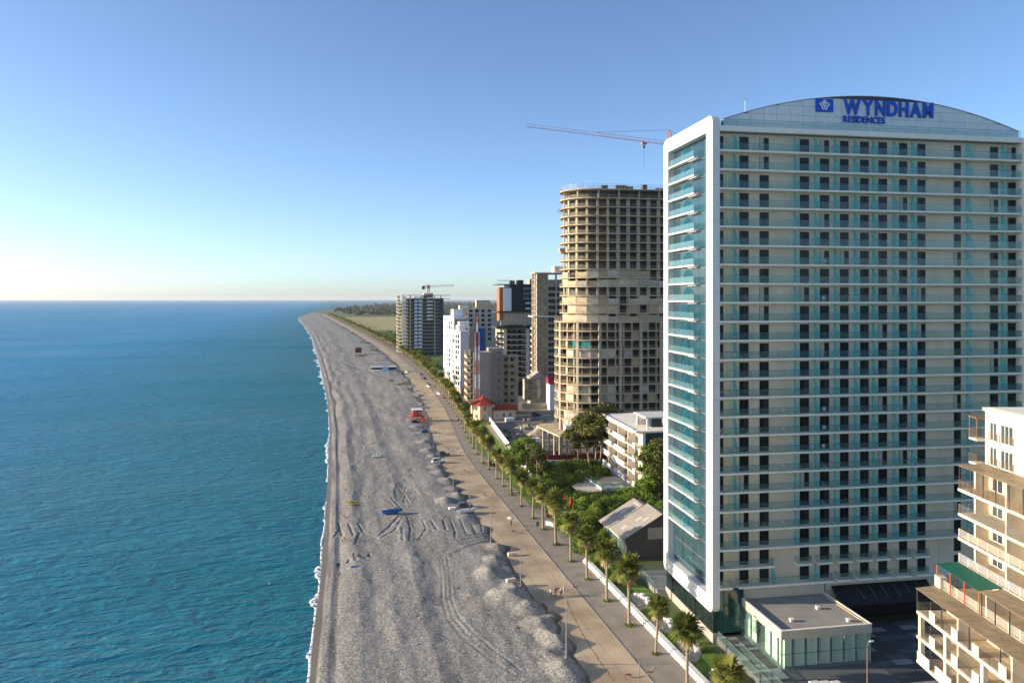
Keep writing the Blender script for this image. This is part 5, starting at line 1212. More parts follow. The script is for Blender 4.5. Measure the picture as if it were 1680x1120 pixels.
JOINT = M('joint_tar', (.10,.08,.06), .9, .2, 2)
jb = MB()
def crack(pts, w0, seed):
    r_ = random.Random(seed); P = []
    for (x0,y0),(x1,y1) in zip(pts[:-1],pts[1:]):
        n = max(2,int(math.hypot(x1-x0,y1-y0)/.5))
        for i in range(n): P.append((x0+(x1-x0)*i/n+r_.gauss(0,.07), y0+(y1-y0)*i/n))
    for (x0,y0),(x1,y1) in zip(P[:-1],P[1:]):
        q = w0*r_.uniform(.4,1.3); jb.add([(x0-q,y0,.006),(x0+q,y0,.006),(x1+q,y1,.006),(x1-q,y1,.006)], [(0,1,2,3)])
crack(gpoly((930,985),(945,1020),(965,1055),(985,1085),(1010,1119)), .07, 1); crack(gpoly((948,1062),(965,1052)), .04, 2); crack(gpoly((905,940),(918,962)), .04, 3)
crack([(41.2,85),(41.2,180),(41.6,240)], .022, 4); crack([(37.6,100),(37.6,230)], .018, 5)
struct(jb.build('paving_joint', JOINT))
for i in range(12):
    y = 92+i*13.6; struct(MB().add([(promx(y)+.8,y,.005),(palx(y)-3.95,y+.0,.005),(palx(y)-3.95,y+.05,.005),(promx(y)+.8,y+.05,.005)],[(0,1,2,3)]).build('paving_joint', JOINT))
# ---------------------------------------------------------------- street lamps
LAMPM = M('lamp_pole_grey', (.26,.25,.23), .6, .1, 1); LTIP = M('lamp_tip_red', (.25,.06,.04), .5, .1)
pole = MB().tube([(0,0,-.3),(0,0,.4),(0,0,.45),(0,0,12.2)],[.16,.16,.10,.05],8).mesh('pole', LAMPM, True)
arm = MB().tube([(0,0,10.3),(.7,0,10.35),(1.3,0,10.7),(1.8,0,11.4)],[.07,.06,.05,.03],6).mesh('arm', LAMPM)
tip = MB().box(1.0,1.75,-.09,.09,10.72,10.80).mesh('lamp_head', LTIP)
basem = MB().box(-.3,.3,-.3,.3,-.1,.12).mesh('base', PAVE)
ly = [80.5,108.3,136.9,164.2,191.4,218.6,247.7]; y = 276.
while y < 1300: ly.append(y); y += 28.
k = 0
for y in ly:
    x = promx(y)-.2; k += 1
    t = thing('street_lamp', ('two armed street lamp beside the beach, %s from the bottom of the photo' % ORD[k-1]) if k <= 14 else 'tiny two armed street lamp far up the promenade', 'street lamp', (x,y,max(0,bz(x,y)) if y < 300 else 0), 0, 'street lamps along the beach')
    obj('pole', pole, t); obj('arm', arm, t); obj('arm', arm, t, (0,0,0), math.pi); obj('lamp_head', tip, t); obj('lamp_head', tip, t, (0,0,0), math.pi); obj('base', basem, t)

# ---------------------------------------------------------------- cars
TYRE = M('tyre', (.015,.015,.016), .9, .1); RIM = M('rim', (.4,.4,.42), .35, .05, metal=.8); CGL = dark_glass('car_glass', (.012,.016,.02), .04, .8)
HLT = M('headlight', (.8,.8,.78), .2, .02); TLT = M('taillight', (.4,.02,.02), .3, .02)
def carpaint(name, c):
    m, N, L, p = newmat(name); p.inputs['Base Color'].default_value = (*c,1); p.inputs['Roughness'].default_value = .28; p.inputs['Coat Weight'].default_value = .6; p.inputs['Coat Roughness'].default_value = .05; return m
CP = {'black':carpaint('paint_black',(.015,.017,.02)),'white':carpaint('paint_white',(.75,.75,.74)),'blue':carpaint('paint_blue',(.02,.05,.22)),'grey':carpaint('paint_grey',(.10,.11,.12)),'red':carpaint('paint_red',(.30,.03,.03)),'yellow':carpaint('paint_yellow',(.65,.38,.02))}
def loftx(b, secs, mi=0):    # secs: (x, [(y,z)...]) closed sections of equal count
    n = len(secs[0][1]); vs = [(x,y,z) for x,s in secs for y,z in s]
    fs = [(i*n+j, i*n+(j+1)%n, (i+1)*n+(j+1)%n, (i+1)*n+j) for i in range(len(secs)-1) for j in range(n)]
    fs += [tuple(range(n-1,-1,-1)), tuple((len(secs)-1)*n+j for j in range(n))]; return b.add(vs, fs, mi)
def car_meshes(suv):
    zt = 1.0 if suv else .86; W_ = .92 if suv else .88; hood = .95 if suv else .80
    def sec(w_, zl, zh): return [(-w_*.94,zl),(-w_,zl+.22),(-w_,zh-.14),(-w_*.90,zh),(w_*.90,zh),(w_,zh-.14),(w_,zl+.22),(w_*.94,zl)]
    body = loftx(MB(), [(-2.2,sec(W_*.86,.38,zt-.1)),(-2.1,sec(W_*.95,.26,zt)),(-1.2,sec(W_,.22,zt+.02)),(.5,sec(W_,.22,zt)),(.75,sec(W_,.22,zt-.02)),(1.7,sec(W_*.96,.22,hood-.02)),(2.1,sec(W_*.88,.28,hood-.16)),(2.2,sec(W_*.78,.36,hood-.28))])
    h2 = 1.72 if suv else 1.45; xr = -1.95 if suv else -1.55
    def cs(w0,w1,z0,z1): return [(-w0,z0),(-w1,z1),(w1,z1),(w0,z0)]
    gl_ = loftx(MB(), [(xr-.2,cs(W_*.86,W_*.84,zt-.06,zt-.02)),(xr+.25,cs(W_*.88,W_*.74,zt-.04,h2-.06)),(.05,cs(W_*.9,W_*.76,zt-.04,h2-.05)),(.85,cs(W_*.86,W_*.82,zt-.08,zt-.02))])
    rf_ = MB().box(xr+.2,.1,-W_*.74,W_*.74,h2-.06,h2)
    for s in (-1,1):
        rf_.tube([(.1,s*W_*.75,h2-.04),(.85,s*W_*.85,zt)],.04,4); rf_.tube([(xr+.25,s*W_*.75,h2-.04),(xr-.15,s*W_*.85,zt)],.06,4); rf_.tube([(-.55,s*W_*.77,h2-.05),(-.5,s*W_*.905,zt-.02)],.045,4)
    wh_ = MB().tube([(0,-.11,0),(0,.11,0)],.34,14).mesh('tyre', TYRE); ri_ = MB().tube([(0,-.12,0),(0,.12,0)],.21,10).mesh('rim', RIM)
    hl_ = MB().box(-.05,.05,-.2,.2,-.07,.07).mesh('headlight', HLT); tl_ = MB().box(-.03,.03,-.14,.14,-.09,.09).mesh('taillight', TLT)
    return body, gl_.mesh('window', CGL), rf_, wh_, ri_, hl_, tl_, hood, zt, W_
CM = {s: car_meshes(s) for s in (0,1)}; bodies = {}
def car(px, py, col, suv, heading, label, z=0., s=1.0):
    x,y,_ = gr(px,py,z); body, gl_, rf_, wh_, ri_, hl_, tl_, hood, zt, W_ = CM[suv]
    if (suv,col) not in bodies: bodies[suv,col] = (body.mesh('body', CP[col]), rf_.mesh('roof', CP[col]))
    t = thing('parked_car', label, 'car', (x,y,z), RAD(heading), 'parked cars', s)
    obj('body', bodies[suv,col][0], t); obj('window', gl_, t); obj('roof', bodies[suv,col][1], t)
    for wx in (-1.35,1.38):
        for sy in (-1,1): w_ = obj('wheel', wh_, t, (wx,sy*(W_-.10),.34)); obj('rim', ri_, w_)
    for sy in (-1,1): obj('headlight', hl_, t, (2.12,sy*.58,hood-.30)); obj('taillight', tl_, t, (-2.19,sy*.62,zt-.22))
for a in [(682,695,'black',1,10,'black car parked next to the red lifeguard hut'),(698,710,'blue',0,5,'dark blue hatchback among the gravel heaps past the red lifeguard hut'),
    (719,759,'white',1,8,'white off road car parked on the beach edge'),(727,747,'grey',1,15,'dark grey car behind the white off road car'),
    (762,832,'grey',0,8,'dark grey estate car parked next to the white boat'),(704,635,'white',1,-75,'white van far along the palms, the left one'),
    (703,631,'black',0,-75,'dark car parked behind the far white vans'),(721,647,'white',1,-70,'white van parked under the palms before the white towers'),(727,653,'red',0,-70,'small red car near the white van under the palms'),
    (754,660,'white',1,-30,'white car parked at the foot of the grey unfinished block'),(806,763,'black',0,60,'black car parked on the grass between the palms'),
    (660,613,'black',0,-70,'black car standing by the far beach kiosk'),(880,682,'black',1,5,'black car parked in the dirt lot behind the red roofed house'),(668,611,'white',0,-60,'white car standing by the far beach kiosk'),(898,836,'black',0,10,'black scooter like car beside the yellow cafe awning'),
    (690,615,'grey',0,-70,'grey car in the row under the far palms, the left one'),(696,622,'black',0,-70,'black car in the row under the far palms, the right one')]:
    car(*a)

# ---------------------------------------------------------------- people
def person_mesh(pose):
    # joints: name -> (pos, radius); y is forward
    J = {'pel':((0,0,.95),.155),'che':((0,.01,1.27),.155),'neck':((0,.02,1.47),.062),'head':((0,.04,1.60),.095),'crown':((0,.03,1.71),.085)}
    E_ = [('pel','che'),('che','neck'),('neck','head'),('head','crown')]
    for s,n in ((-1,'l'),(1,'r')):
        st_ = s*(.22 if pose == 'walk' else .03)
        J['sh'+n]=((s*.19,.0,1.40),.075); J['el'+n]=((s*.25,-st_*.6,1.13),.052); J['wr'+n]=((s*.25,-st_*1.1+.06,.89),.036); J['ha'+n]=((s*.245,-st_*1.2+.08,.79),.042)
        J['hip'+n]=((s*.10,0,.88),.105); J['kn'+n]=((s*.105,st_+.04,.50),.068); J['an'+n]=((s*.105,st_*1.5-.02*(s>0),.09),.045); J['to'+n]=((s*.12,st_*1.5+.16,.045),.04)
        if pose == 'hold' and s == 1: J['el'+n]=((.26,.12,1.16),.052); J['wr'+n]=((.18,.30,1.32),.038); J['ha'+n]=((.16,.32,1.40),.042)
        if pose == 'sit':
            J['hip'+n]=((s*.10,.04,.13),.105); J['kn'+n]=((s*.14,.46,.46),.068); J['an'+n]=((s*.14,.80,.09),.045); J['to'+n]=((s*.15,.95,.06),.04)
            J['sh'+n]=((s*.19,-.04,.58),.075); J['el'+n]=((s*.26,.10,.36),.052); J['wr'+n]=((s*.18,.32,.34),.036); J['ha'+n]=((s*.16,.40,.36),.042)
        E_ += [('che','sh'+n),('sh'+n,'el'+n),('el'+n,'wr'+n),('wr'+n,'ha'+n),('pel','hip'+n),('hip'+n,'kn'+n),('kn'+n,'an'+n),('an'+n,'to'+n)]
    if pose == 'sit': J['pel']=((0,0,.17),.16); J['che']=((0,-.04,.46),.15); J['neck']=((0,0,.66),.062); J['head']=((0,.03,.79),.095); J['crown']=((0,.02,.90),.085)
    nm = list(J); me = bpy.data.meshes.new('sk'); me.from_pydata([J[n][0] for n in nm], [(nm.index(a),nm.index(b)) for a,b in E_], [])
    o = bpy.data.objects.new('sk', me); C.objects.link(o); md = o.modifiers.new('s','SKIN'); sv = me.skin_vertices[0].data
    for i,n in enumerate(nm): r_ = J[n][1]; sv[i].radius = (r_,r_*.8 if n in ('pel','che') else r_); sv[i].use_root = (n=='pel')
    md.use_smooth_shade = True; o.modifiers.new('u','SUBSURF').levels = 1
    bpy.context.view_layer.update(); out = bpy.data.meshes.new_from_object(o.evaluated_get(bpy.context.evaluated_depsgraph_get())); bpy.data.objects.remove(o)
    return out
SKIN = M('skin', (.50,.31,.22), .6, .05)
PMESH = {p: person_mesh(p) for p in ('walk','stand','sit','hold')}
def cloth(c): return M('cloth_%d_%d_%d' % tuple(int(99*v) for v in c), c, .85, .08, 4)
def person(px, py, pose, top, bottom, face, label, hair=(.03,.02,.015), z=None, group=None, s=1.):
    x,y,_ = gr(px,py); zz = max(0,bz(x,y)) if (z is None and x < promx(y)+3) else (z or 0)
    me = PMESH[pose].copy(); me.materials.clear(); mats = [SKIN, cloth(top), cloth(bottom), M('shoe',(.05,.05,.05)) , M('hair_%d'%int(hair[0]*100),hair,.7,.1)]
    for m in mats: me.materials.append(m)
    hd = -.92 if pose == 'sit' else 0; rng_ = (.60,.18,.0) if pose == 'sit' else (1.45,.93,.09)
    for p in me.polygons:
        c = p.center
        if c.z > rng_[0]+.20: k = 4 if (c.y < .02 or c.z > rng_[0]+.255) else 0
        elif c.z > rng_[0]: k = 0
        elif pose == 'sit': k = 1 if (c.y < .14 and c.z > .24) else (2 if c.y < .5 and c.z < .5 and abs(c.x) < .22 and c.z < .42 else 0)
        elif abs(c.x) > .185 and c.z < 1.22: k = 0
        elif c.z > rng_[1]: k = 1
        elif c.z > rng_[2]: k = 2
        else: k = 3
        p.material_index = k
    t = thing('person', label, 'person', (x,y,zz), RAD(face), group, s); obj('body', me, t, smooth=0) if 0 else obj('body', me, t); return t
person(904,979,'walk',(.75,.73,.70),(.10,.10,.12),180,'person in a white top and dark trousers, leftmost of the walking group'); person(911.5,978,'walk',(.03,.03,.035),(.10,.08,.07),185,'person all in black walking second in the group')
person(920.5,977,'walk',(.70,.66,.62),(.03,.03,.04),175,'person in a pale top and black trousers third in the group'); person(925.5,975,'walk',(.62,.50,.45),(.55,.53,.50),180,'person in light clothes at the right end of the group')
t = person(838.5,863,'hold',(.10,.22,.12),(.05,.05,.06),180,'person in dark green walking under a pale umbrella')
um = thing('umbrella', 'open pale umbrella held above a walker on the promenade', 'umbrella', (t.location.x-.15,t.location.y-.3,1.3))
MB().tube([(0,0,0),(0,0,1.15)],.015,5).build('shaft', DKSTEEL, um); b = MB(); rg = [[(.95*f*math.cos(a),.95*f*math.sin(a),1.1-.32*f*f) for a in [i*math.pi/4 for i in range(8)]] for f in (.05,.5,1.)]
b.add([v for q in rg for v in q], [(k*8+i,k*8+(i+1)%8,(k+1)*8+(i+1)%8,(k+1)*8+i) for k in range(2) for i in range(8)]); b.build('canopy', cloth((.62,.70,.66)), um)
person(708,690,'walk',(.08,.08,.1),(.05,.05,.06),170,'person in black walking near the red lifeguard hut, the right one'); person(703.5,698,'walk',(.10,.06,.05),(.04,.04,.05),170,'person in dark brown walking near the red lifeguard hut, the left one')
person(564,852,'sit',(.30,.16,.12),(.5,.2,.1),200,'person sitting on the beach by the yellow kayaks'); person(562.5,893,'stand',(.55,.34,.26),(.05,.08,.2),90,'bather standing by the dug furrows, the left one'); person(565.5,890,'stand',(.5,.3,.22),(.3,.05,.05),-60,'bather standing by the dug furrows, the right one')
person(579.5,918,'sit',(.03,.03,.04),(.03,.03,.04),150,'person in black sitting by the small dug pits'); person(597,740,'stand',(.8,.8,.8),(.7,.7,.7),90,'person in white standing on the shingle'); person(562,744,'sit',(.45,.05,.05),(.2,.05,.05),100,'person in red sitting near the water')
person(545.5,738,'stand',(.2,.25,.3),(.05,.05,.1),90,'person in grey blue standing at the water line'); person(540,610,'stand',(.1,.1,.1),(.05,.05,.1),90,'tiny dark figure at the far water line')
for i,(px,py) in enumerate(((492,747.5),(497,748.5),(501,747),(505,748),(442,957))):
    x,y,_ = gr(px,py,SEAZ); t = thing('swimmer', ['head of a swimmer, %s in the row of four off the beach' % ORD[i], 'head of the lone swimmer closer to the camera'][i==4], 'person', (x,y,SEAZ-1.30), 1.+i, 'swimmers')
    me = PMESH['stand'].copy(); me.materials.clear(); me.materials.append(SKIN); me.materials.append(M('wet_hair',(.03,.02,.02),.4))
    for p in me.polygons: p.material_index = 1 if p.center.z > 1.60 else 0
    obj('body', me, t)
x,y,_ = gr(754,746); t = thing('bicycle', 'bicycle ridden along the promenade beyond the parked cars', 'bicycle', (x,y,0), 1.4)
whl = MB(); 
for i in range(16): a=i*math.pi/8; a2=a+math.pi/8; whl.tube([(.33*math.cos(a),0,.33*math.sin(a)),(.33*math.cos(a2),0,.33*math.sin(a2))],.025,4)
whl = whl.mesh('wheel', TYRE); obj('wheel', whl, t, (-.52,0,.35)); obj('wheel', whl, t, (.52,0,.35)); MB().tube([(-.52,0,.35),(-.1,0,.32),(.38,0,.80),(-.18,0,.82),(-.1,0,.32)],.025,5).tube([(.52,0,.35),(.36,0,.98)],.022,5).build('frame', CP['red'], t); MB().box(-.35,-.08,-.07,.07,.88,.95).build('saddle', TYRE, t); MB().tube([(.32,-.28,1.0),(.36,0,.98),(.32,.28,1.0)],.018,5).build('handlebar', DKSTEEL, t)
t = person(754,746,'sit',(.75,.72,.70),(.1,.1,.15),-10,'person in a white top riding the bicycle',z=.84); t.location.z = .80

# ---------------------------------------------------------------- boats and things on the beach
def hull(L, B, H, mats, inner=True):
    b = MB(); secs = []
    for i in range(9):
        t = i/8; x = -L/2+L*t; w_ = B/2*(1-(max(0,t-.45)/.55)**2.2)*(.82+.18*min(1,t*4)); zk = .0+H*.55*(max(0,t-.6)/.4)**2; zh = H*(1+.25*t*t)
        w_ = max(w_,.03); secs.append((x, [(-w_,zh),(-w_*.92,zk+H*.35),(-w_*.3,zk),(w_*.3,zk),(w_*.92,zk+H*.35),(w_,zh),(w_*.86,zh),(w_*.7,zk+H*.3),(-w_*.7,zk+H*.3),(-w_*.86,zh)]))
    loftx(b, secs); return b
def boat(px, py, L, B, H, rz, col, label, seats=3, col2=None):
    x,y,_ = gr(px,py); t = thing('rowing_boat', label, 'boat', (x,y,max(0,bz(x,y))), RAD(rz)); hull(L,B,H,None).build('hull', col, t, smooth=False)
    for i in range(seats): boxp('seat', col2 or WHITE, t, -L*.28+i*L*.22,-L*.28+i*L*.22+.3,-B*.36,B*.36,H*.62,H*.70)
    MB().tube([(-L/2,-B*.40,H*1.02),(-L*.1,-B*.5,H*1.05),(L*.25,-B*.42,H*1.12),(L*.49,0,H*1.26)],.04,5).tube([(-L/2,B*.40,H*1.02),(-L*.1,B*.5,H*1.05),(L*.25,B*.42,H*1.12),(L*.49,0,H*1.26)],.04,5).build('gunwale', col2 or WHITE, t); return t
BB = M('boat_blue',(.02,.17,.42),.4,.1,1); boat(644,846,5.2,1.7,.75,12,BB,'blue rowing boat lying on the shingle',3,BB)
t = boat(767,842,5.2,1.7,.85,14,WFR,'white motor boat on the gravel below the grey estate car',2); boxp('windscreen', CGL, t, .6,.7,-.5,.5,.9,1.3); 
t = thing('boat_trailer', 'white box trailer in front of the white boat', 'trailer', gr(742,838), .2); boxp('box', WFR, t, -.9,.9,-.6,.6,.4,1.0); boxp('wheel', TYRE, t, -.3,.3,-.72,-.62,.02,.6); boxp('wheel', TYRE, t, -.3,.3,.62,.72,.02,.6)
YEL = M('kayak_yellow',(.75,.45,.02),.4,.05); YEL2 = M('kayak_lime',(.62,.60,.06),.4,.05)
for px,py,m_,lab in ((580,832,YEL,'orange yellow kayak, the nearer of two on the shingle'),(577,828,YEL2,'lime yellow kayak, the farther of two on the shingle')):
    x,y,_ = gr(px,py); t = thing('kayak', lab, 'kayak', (x,y,bz(x,y)), .05); b = MB(); loftx(b,[(xx,[(-w_,.18),(-w_*.6,.02),(w_*.6,.02),(w_,.18),(w_*.5,.30),(-w_*.5,.30)]) for xx,w_ in ((-1.7,.03),(-1.2,.24),(0,.36),(1.2,.24),(1.7,.03))]); b.build('hull', m_, t); boxp('cockpit', TYRE, t, -.35,.35,-.17,.17,.27,.315)
x,y,_ = gr(619,753); t = thing('beach_frame', 'pale green pedal boat frame standing on the shingle', 'pedal boat', (x,y,bz(x,y)), -.1); GRN = M('pale_green_paint',(.32,.48,.40),.6,.1,1)
for s in (-1,1): b = MB(); loftx(b,[(xx,[(s*.75-w_,.45),(s*.75-w_*.6,.05),(s*.75+w_*.6,.05),(s*.75+w_,.45)]) for xx,w_ in ((-1.9,.1),(-1.4,.3),(1.2,.3),(1.9,.08))]); b.build('float', GRN, t)
for xx in (-1.2,-.2,.9): MB().tube([(xx,-.75,.4),(xx,-.6,1.5),(xx,.6,1.5),(xx,.75,.4)],.05,5).build('hoop', WHITE, t)
boxp('deck', GRN, t, -1.3,1.2,-.6,.6,.45,.53)
x,y,_ = gr(583,936); t = tag(MB().box(-.9,.9,-.4,.4,0,.04).box(-.9,-.55,-.4,.4,.04,.07).build('beach_towel', M('towel_blue',(.02,.06,.30),.9,.2,3), None, (x,y,bz(x,y)+.03), .1), 'blue towel spread on the shingle near the pits', 'towel')
for px,py,lab in ((586,901,'flat concrete block'),(817,857,'')): pass
for px,py,rz,lab in ((838,961,.2,'pale concrete block between the gravel heaps, the nearer one'),(840,911,.1,'pale concrete block between the gravel heaps, the farther one')):
    x,y,_ = gr(px,py); t = thing('concrete_block', lab, 'block', (x,y,max(0,bz(x,y))-.05), rz); boxp('block', CREAMW, t, -.9,.9,-.35,.35,.12,.75); boxp('foot', CONC, t, -.75,-.4,-.3,.3,0,.12); boxp('foot', CONC, t, .4,.75,-.3,.3,0,.12)
# lifeguard hut
REDP = M('red_paint',(.42,.02,.025),.6,.1,1); ORP = M('orange_red_paint',(.65,.09,.04),.6,.08,1)
x,y,_ = gr(684,690); t = thing('lifeguard_hut', 'red lifeguard hut on stilts with orange ramp at the beach edge', 'hut', (x,y,.1), .05)
boxp('cabin', REDP, t, -1.9,1.9,-1.5,1.5,2.2,4.9); MB().prism_x([(-2.0,4.9),(2.0,5.2),(2.0,5.35),(-2.0,5.05)],-2.4,2.4).build('roof', WFR, t); boxp('deck', ORP, t, -3.2,3.0,-2.5,2.0,1.95,2.2)
for a_,b_ in ((-2.9,-2.3),(2.7,-2.3),(-2.9,1.7),(2.7,1.7)): boxp('stilt', ORP, t, a_,a_+.25,b_,b_+.25,-.2,1.95)
obj('window', winm(.9,1.2,CGL,WINF), t, (-1.3,-1.54,3.0)); obj('window', winm(.9,1.2,CGL,WINF), t, (.5,-1.54,3.0)); rail(-3.1,-2.4,2.9,-2.4,2.2,ORP,t); rail(-3.1,-2.4,-3.1,1.9,2.2,ORP,t)
MB().prism_x([(-2.5,2.2),(-6.5,.1),(-6.5,.25),(-2.5,2.35)],1.2,3.0).build('ramp', ORP, t)
x,y,_ = gr(588,582); t = thing('beach_hut', 'dark red hut on legs far up the beach', 'hut', (x,y,.3), 0); boxp('cabin', M('maroon_paint',(.14,.03,.03),.7,.1,1), t, -3,3,-2,2,2,6.4); boxp('roof', DKSTEEL, t, -3.5,3.5,-2.4,2.4,6.4,6.8)
for a_ in (-2.8,2.4): boxp('leg', DKSTEEL, t, a_,a_+.4,-1.8,1.8,-.4,2)
x,y,_ = gr(630,609); t = thing('beach_kiosk', 'long low white beach kiosk with pale blue board far up the beach', 'kiosk', (x,y,.1), -.02); boxp('deck', WFR, t, -9.5,9,-3,3,0,.9); boxp('rear_wall', CONCD, t, -9.5,9,2.5,2.8,.9,3.2); boxp('roof', WFR, t, -9.6,9.2,-2.8,3,3.2,3.6)
for a_ in np.linspace(-9.3,8.8,8): boxp('post', DKSTEEL, t, a_,a_+.25,-2.7,-2.45,.9,3.2)
boxp('sign_board', M('pale_blue_board',(.42,.60,.82),.6,.05), t, -1.6,3.2,-3.4,-3.2,.1,4.)
# ---------------------------------------------------------------- fence, cafe, building site
fe = thing('white_fence', 'long white panel fence between the grass and the building site', 'fence'); A = Vector(gr(803,693)[:2]); B = Vector(gr(872,788)[:2]); n = 30
ang = math.atan2((B-A).y,(B-A).x); Lf = (B-A).length; pm = MB().box(.03,Lf/n-.03,-.04,.04,.1,2.6).mesh('fence_panel', WFR); po = MB().box(-.06,.06,-.08,.08,0,2.7).mesh('fence_post', SLABW)
for i in range(n): q = A+(B-A)*i/n; obj('fence_panel', pm, fe, (q.x,q.y,0), ang); obj('fence_post', po, fe, (q.x,q.y,0), ang)
x,y,_ = gr(906,845); ck = thing('cafe_kiosk', 'small wooden cafe kiosk with green flat roof behind the palms', 'kiosk', (x,y,0), -.05); WOOD = M('brown_wood',(.22,.09,.04),.7,.2,2,streak=(1,1,5)); GRF = M('green_roof',(.11,.13,.07),.8,.1,1)
boxp('counter', WOOD, ck, -1.9,2,-1.4,-1.2,0,1.1); boxp('rear_wall', WOOD, ck, -1.9,2,1.2,1.4,0,2.6); boxp('side_wall', DKSTEEL, ck, -1.95,-1.8,-1.2,1.2,0,2.6); boxp('roof', GRF, ck, -2.4,2.5,-1.9,1.8,2.6,2.85); boxp('corner_post', WOOD, ck, 1.8,2,-1.38,-1.2,1.1,2.6); MB().tube([(-.6,.4,2.85),(-.6,.4,5.4)],.16,8).build('chimney', STEEL, ck); boxp('interior', DKSTEEL, ck, -1.7,1.7,1.0,1.18,.2,2.5)
for i,(px,py) in enumerate(((927,836),(936.5,842))):
    x,y,_ = gr(px,py); t = thing('closed_parasol', '%s of two closed red parasols by the cafe' % ['left','right'][i], 'parasol', (x,y,0), 0, 'red parasols'); MB().tube([(0,0,0),(0,0,4.2)],.04,6).build('pole', WHITE, t); MB().tube([(0,0,1.2),(0,0,1.6),(0,0,2.6),(0,0,3.6),(0,0,4.15)],[.12,.30,.26,.2,.04],8).build('canopy', M('parasol_red',(.55,.01,.015),.7,.1,2), t); boxp('foot', CONC, t, -.3,.3,-.3,.3,0,.1)
for i,(px,py,w_) in enumerate(((903,862,2.6),(942,868,3.2),(916,856,1.8))):
    x,y,_ = gr(px,py); t = thing('cafe_counter', '%s of the pale cafe counters between the palms' % ['leftmost','rightmost','middle'][i], 'counter', (x,y,0), -1.0, 'cafe counters'); boxp('top', WHITE, t, -w_/2,w_/2,-.4,.4,.85,.95); boxp('front', WFR, t, -w_/2+.05,w_/2-.05,-.3,-.25,0,.85); boxp('side', WFR, t, -w_/2+.05,-w_/2+.1,-.25,.35,0,.85)
x,y,_ = gr(894,832); t = thing('yellow_awning', 'small round yellow stall roof by the palms', 'stall', (x,y,0)); MB().tube([(0,0,1.6),(0,0,2.3),(0,0,2.6)],[1.3,.8,.1],10).build('roof', CP['yellow'], t)
for a_ in (-.8,.8): boxp('post', DKSTEEL, t, a_,a_+.08,-.5,-.42,0,1.8)
boxp('stall', TYRE, t, -1,1,-.5,.5,0,1)
cf = place('cafe_terrace', 'raised cafe terrace with glass rail beside the white balcony house', 985, 207, 14); boxp('deck', GREYW, cf, 0,12,-1,12,0,3.0); boxp('edge', WFR, cf, -.15,0,-1,12,2.4,3.3); boxp('edge', WFR, cf, 0,12,-1.15,-1,2.4,3.2)
b = MB()
for i in range(7): b.box(-.05,-.02,-1+i*1.85,.8+i*1.85,3.3,4.4)
b.build('glass_rail', CLEARG, cf); b = MB()
for i in range(6): b.box(i*2,1.95+i*2,-1.1,-1.07,3.2,4.3)
b.build('glass_rail', CLEARG, cf); CAN = M('cream_canvas',(.55,.50,.42),.8,.08,1)
for i in range(4): MB().prism_x([(-2+i*2.9,2.45),(.55+i*2.9,2.75),(.55+i*2.9,2.83),(-2+i*2.9,2.53)],-6.4,-.3).build('canopy_strip', CAN, cf)
for a_ in (-6.2,-3.2): 
    for i in range(4): boxp('canopy_post', STEEL, cf, a_,a_+.1,-1.9+i*2.9,-1.8+i*2.9,0,2.4)
for i in range(4):
    t = thing('cafe_table', '%s pale blue table, counting from the left, on the raised cafe terrace' % ORD[i], 'table', (*at(998+i*11,206+ (i%2)*4),3.02), .3*i, 'terrace tables'); boxp('top', M('pale_blue_top',(.30,.52,.62),.5,.05), t, -.6,.6,-.6,.6,.72,.77); boxp('leg', STEEL, t, -.05,.05,-.05,.05,.04,.72); boxp('foot', STEEL, t, -.3,.3,-.3,.3,0,.04)
    for s in (-1,1): boxp('stool', BB, t, -.25,.25,s*.95-.25,s*.95+.25,.4,.46); boxp('stool_leg', STEEL, t, -.05,.05,s*.95-.05,s*.95+.05,0,.4)
# building site
x0,y0,_ = gr(878,737); REDB = M('red_hoarding',(.20,.022,.02),.7,.25,1.5); t = thing('red_hoarding', 'dark red site hoarding below the round tower deck', 'hoarding', (70.3,244.5,0), -.14)
for i in range(18): boxp('hoarding_panel', REDB, t, i*2.2+.02,i*2.2+2.18,-.06,.06,0,2.3)
for i in range(8): boxp('hoarding_panel', REDB, t, -.06,.06,.1+i*2.4,2.4+i*2.4,0,1.4)
boxp('base_wall', SLABW, t, -1,42,-.9,-.5,0,.7)
for i in range(5):
    a_ = 2.+i*3.2; t = thing('rebar_stack', '%s red stack of formwork inside the hoarding, counting from the left' % ORD[i], 'stack', (71.5+a_,251+(i%2)*5,0), .2*i, 'formwork stacks')
    for q in range(4): boxp('bar_bundle', REDB if i%2 else ORP, t, -1.4,1.4,-.8+q*.42,-.45+q*.42,q%2*.35,q%2*.35+.34)
x,y,_ = gr(875,731); t = thing('site_cabin', 'white site cabin on the building site', 'cabin', (x,y,0), -.1); boxp('wall', WFR, t, -2.2,2.2,-1.3,1.3,.15,2.8); boxp('roof', SLABW, t, -2.3,2.3,-1.4,1.4,2.8,2.95); obj('window', winm(1,1,CGL,STEEL), t, (-.5,-1.33,1.2)); boxp('skid', DKSTEEL, t, -2,2,-1,-.8,0,.15)
x,y,_ = gr(889,712); b = MB(); n = 22; vs = [(0,0,4.3)]
for j in range(1,5):
    for i in range(n): a = 2*math.pi*i/n; q = 6.5*j/4*(1+.12*math.sin(3*a+j)); vs.append((q*math.cos(a),q*math.sin(a)*.8,4.3*(1-j/4)**1.1+.25*math.sin(5*a+j)*(j<4)))
b.add(vs, [(0,1+i,1+(i+1)%n) for i in range(n)]+[(1+(j-1)*n+i,1+j*n+i,1+j*n+(i+1)%n,1+(j-1)*n+(i+1)%n) for j in range(1,4) for i in range(n)]); tag(b.build('sand_heap', M('heap_sand',(.38,.32,.24),.95,.2,.8,bump=.5), None, (x,y,0), smooth=True), 'big pale sand heap on the building site', 'sand heap')
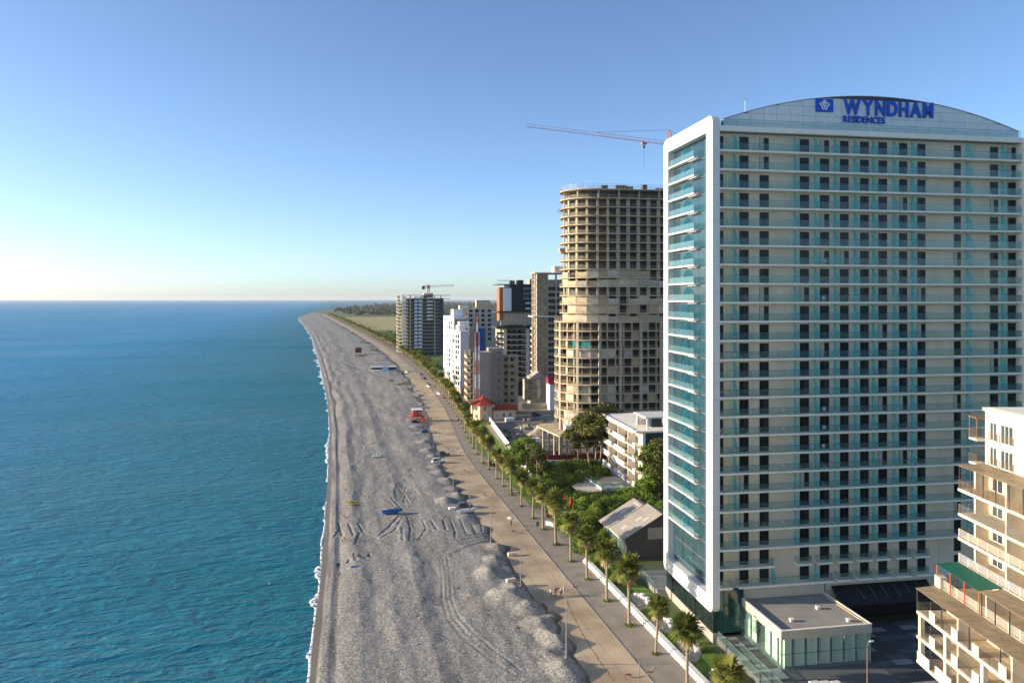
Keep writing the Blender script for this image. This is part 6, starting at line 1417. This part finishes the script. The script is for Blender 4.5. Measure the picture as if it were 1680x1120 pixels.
x,y,_ = gr(836,692); t = thing('white_container', 'white box container before the red roofed house', 'container', (x,y,0), 0); boxp('box', WFR, t, -1.9,1.9,-1,1,.2,1.9); boxp('base', DKSTEEL, t, -1.8,1.8,-.9,.9,0,.2); boxp('door', SLABW, t, .4,1.6,-1.05,-1.0,.35,1.75)
MB_ = None
for i,(px,py) in enumerate(((864,690),(852,704),(872,700),(858,715))):
    x,y,_ = gr(px,py); t = thing('rubble_pile', '%s heap of rubble in the dirt lot, counting from the left' % ['second','first','fourth','third'][i], 'rubble', (x,y,0), i, 'rubble heaps'); r_ = random.Random(i)
    for q in range(9): a_,c_ = r_.uniform(-2.5,2.5),r_.uniform(-1.5,1.5); boxp('rubble_block', r_.choice([CONC,DIRT,CREAMW]), t, a_,a_+r_.uniform(.5,1.4),c_,c_+r_.uniform(.5,1.2),0,r_.uniform(.4,1.3))
t = thing('site_wall', 'low grey block wall across the dirt lot behind the sand heap', 'wall', (76,306,0), -.05)
for i in range(14): boxp('wall_block', CONC if i%3 else SLABW, t, i*1.9,i*1.9+1.8,0,.8,0,1.0+.3*(i%2))
# notice stand by the path
x,y,_ = gr(882,866); t = thing('notice_stand', 'small black framed notice stand at the edge of the grey path', 'sign', (x,y,0), .2); MB().box(-.4,-.34,-.03,.03,0,1.6).box(.34,.4,-.03,.03,0,1.6).box(-.34,.34,-.03,.03,1.54,1.6).box(-.34,.34,-.03,.03,.5,.56).build('frame', DKSTEEL, t); boxp('panel', PAVE, t, -.33,.33,-.01,.01,.57,1.53)
x,y,_ = gr(838,809); t = thing('litter_bin', 'black litter bin under the palms', 'bin', (x,y,0)); MB().tube([(0,0,0),(0,0,1.2)],[.45,.5],10).build('bin', TYRE, t); MB().tube([(0,0,1.2),(0,0,1.3)],[.55,.45],10).build('lid', DKSTEEL, t)

# ---------------------------------------------------------------- sea air
hm = bpy.data.materials.new('haze_air'); hm.use_nodes = True; N = hm.node_tree.nodes; N.remove(N['Principled BSDF'])
pv = N.new('ShaderNodeVolumePrincipled'); pv.inputs['Color'].default_value = (.86,.92,1,1); pv.inputs['Density'].default_value = 3e-5; pv.inputs['Anisotropy'].default_value = .2
hm.node_tree.links.new(pv.outputs[0], N['Material Output'].inputs['Volume'])
o = MB().box(-41000,41000,-3200,31000,-1.7,112).build('haze', hm); o['kind'] = 'stuff'; o['label'] = 'thin pale sea haze over the whole shore'
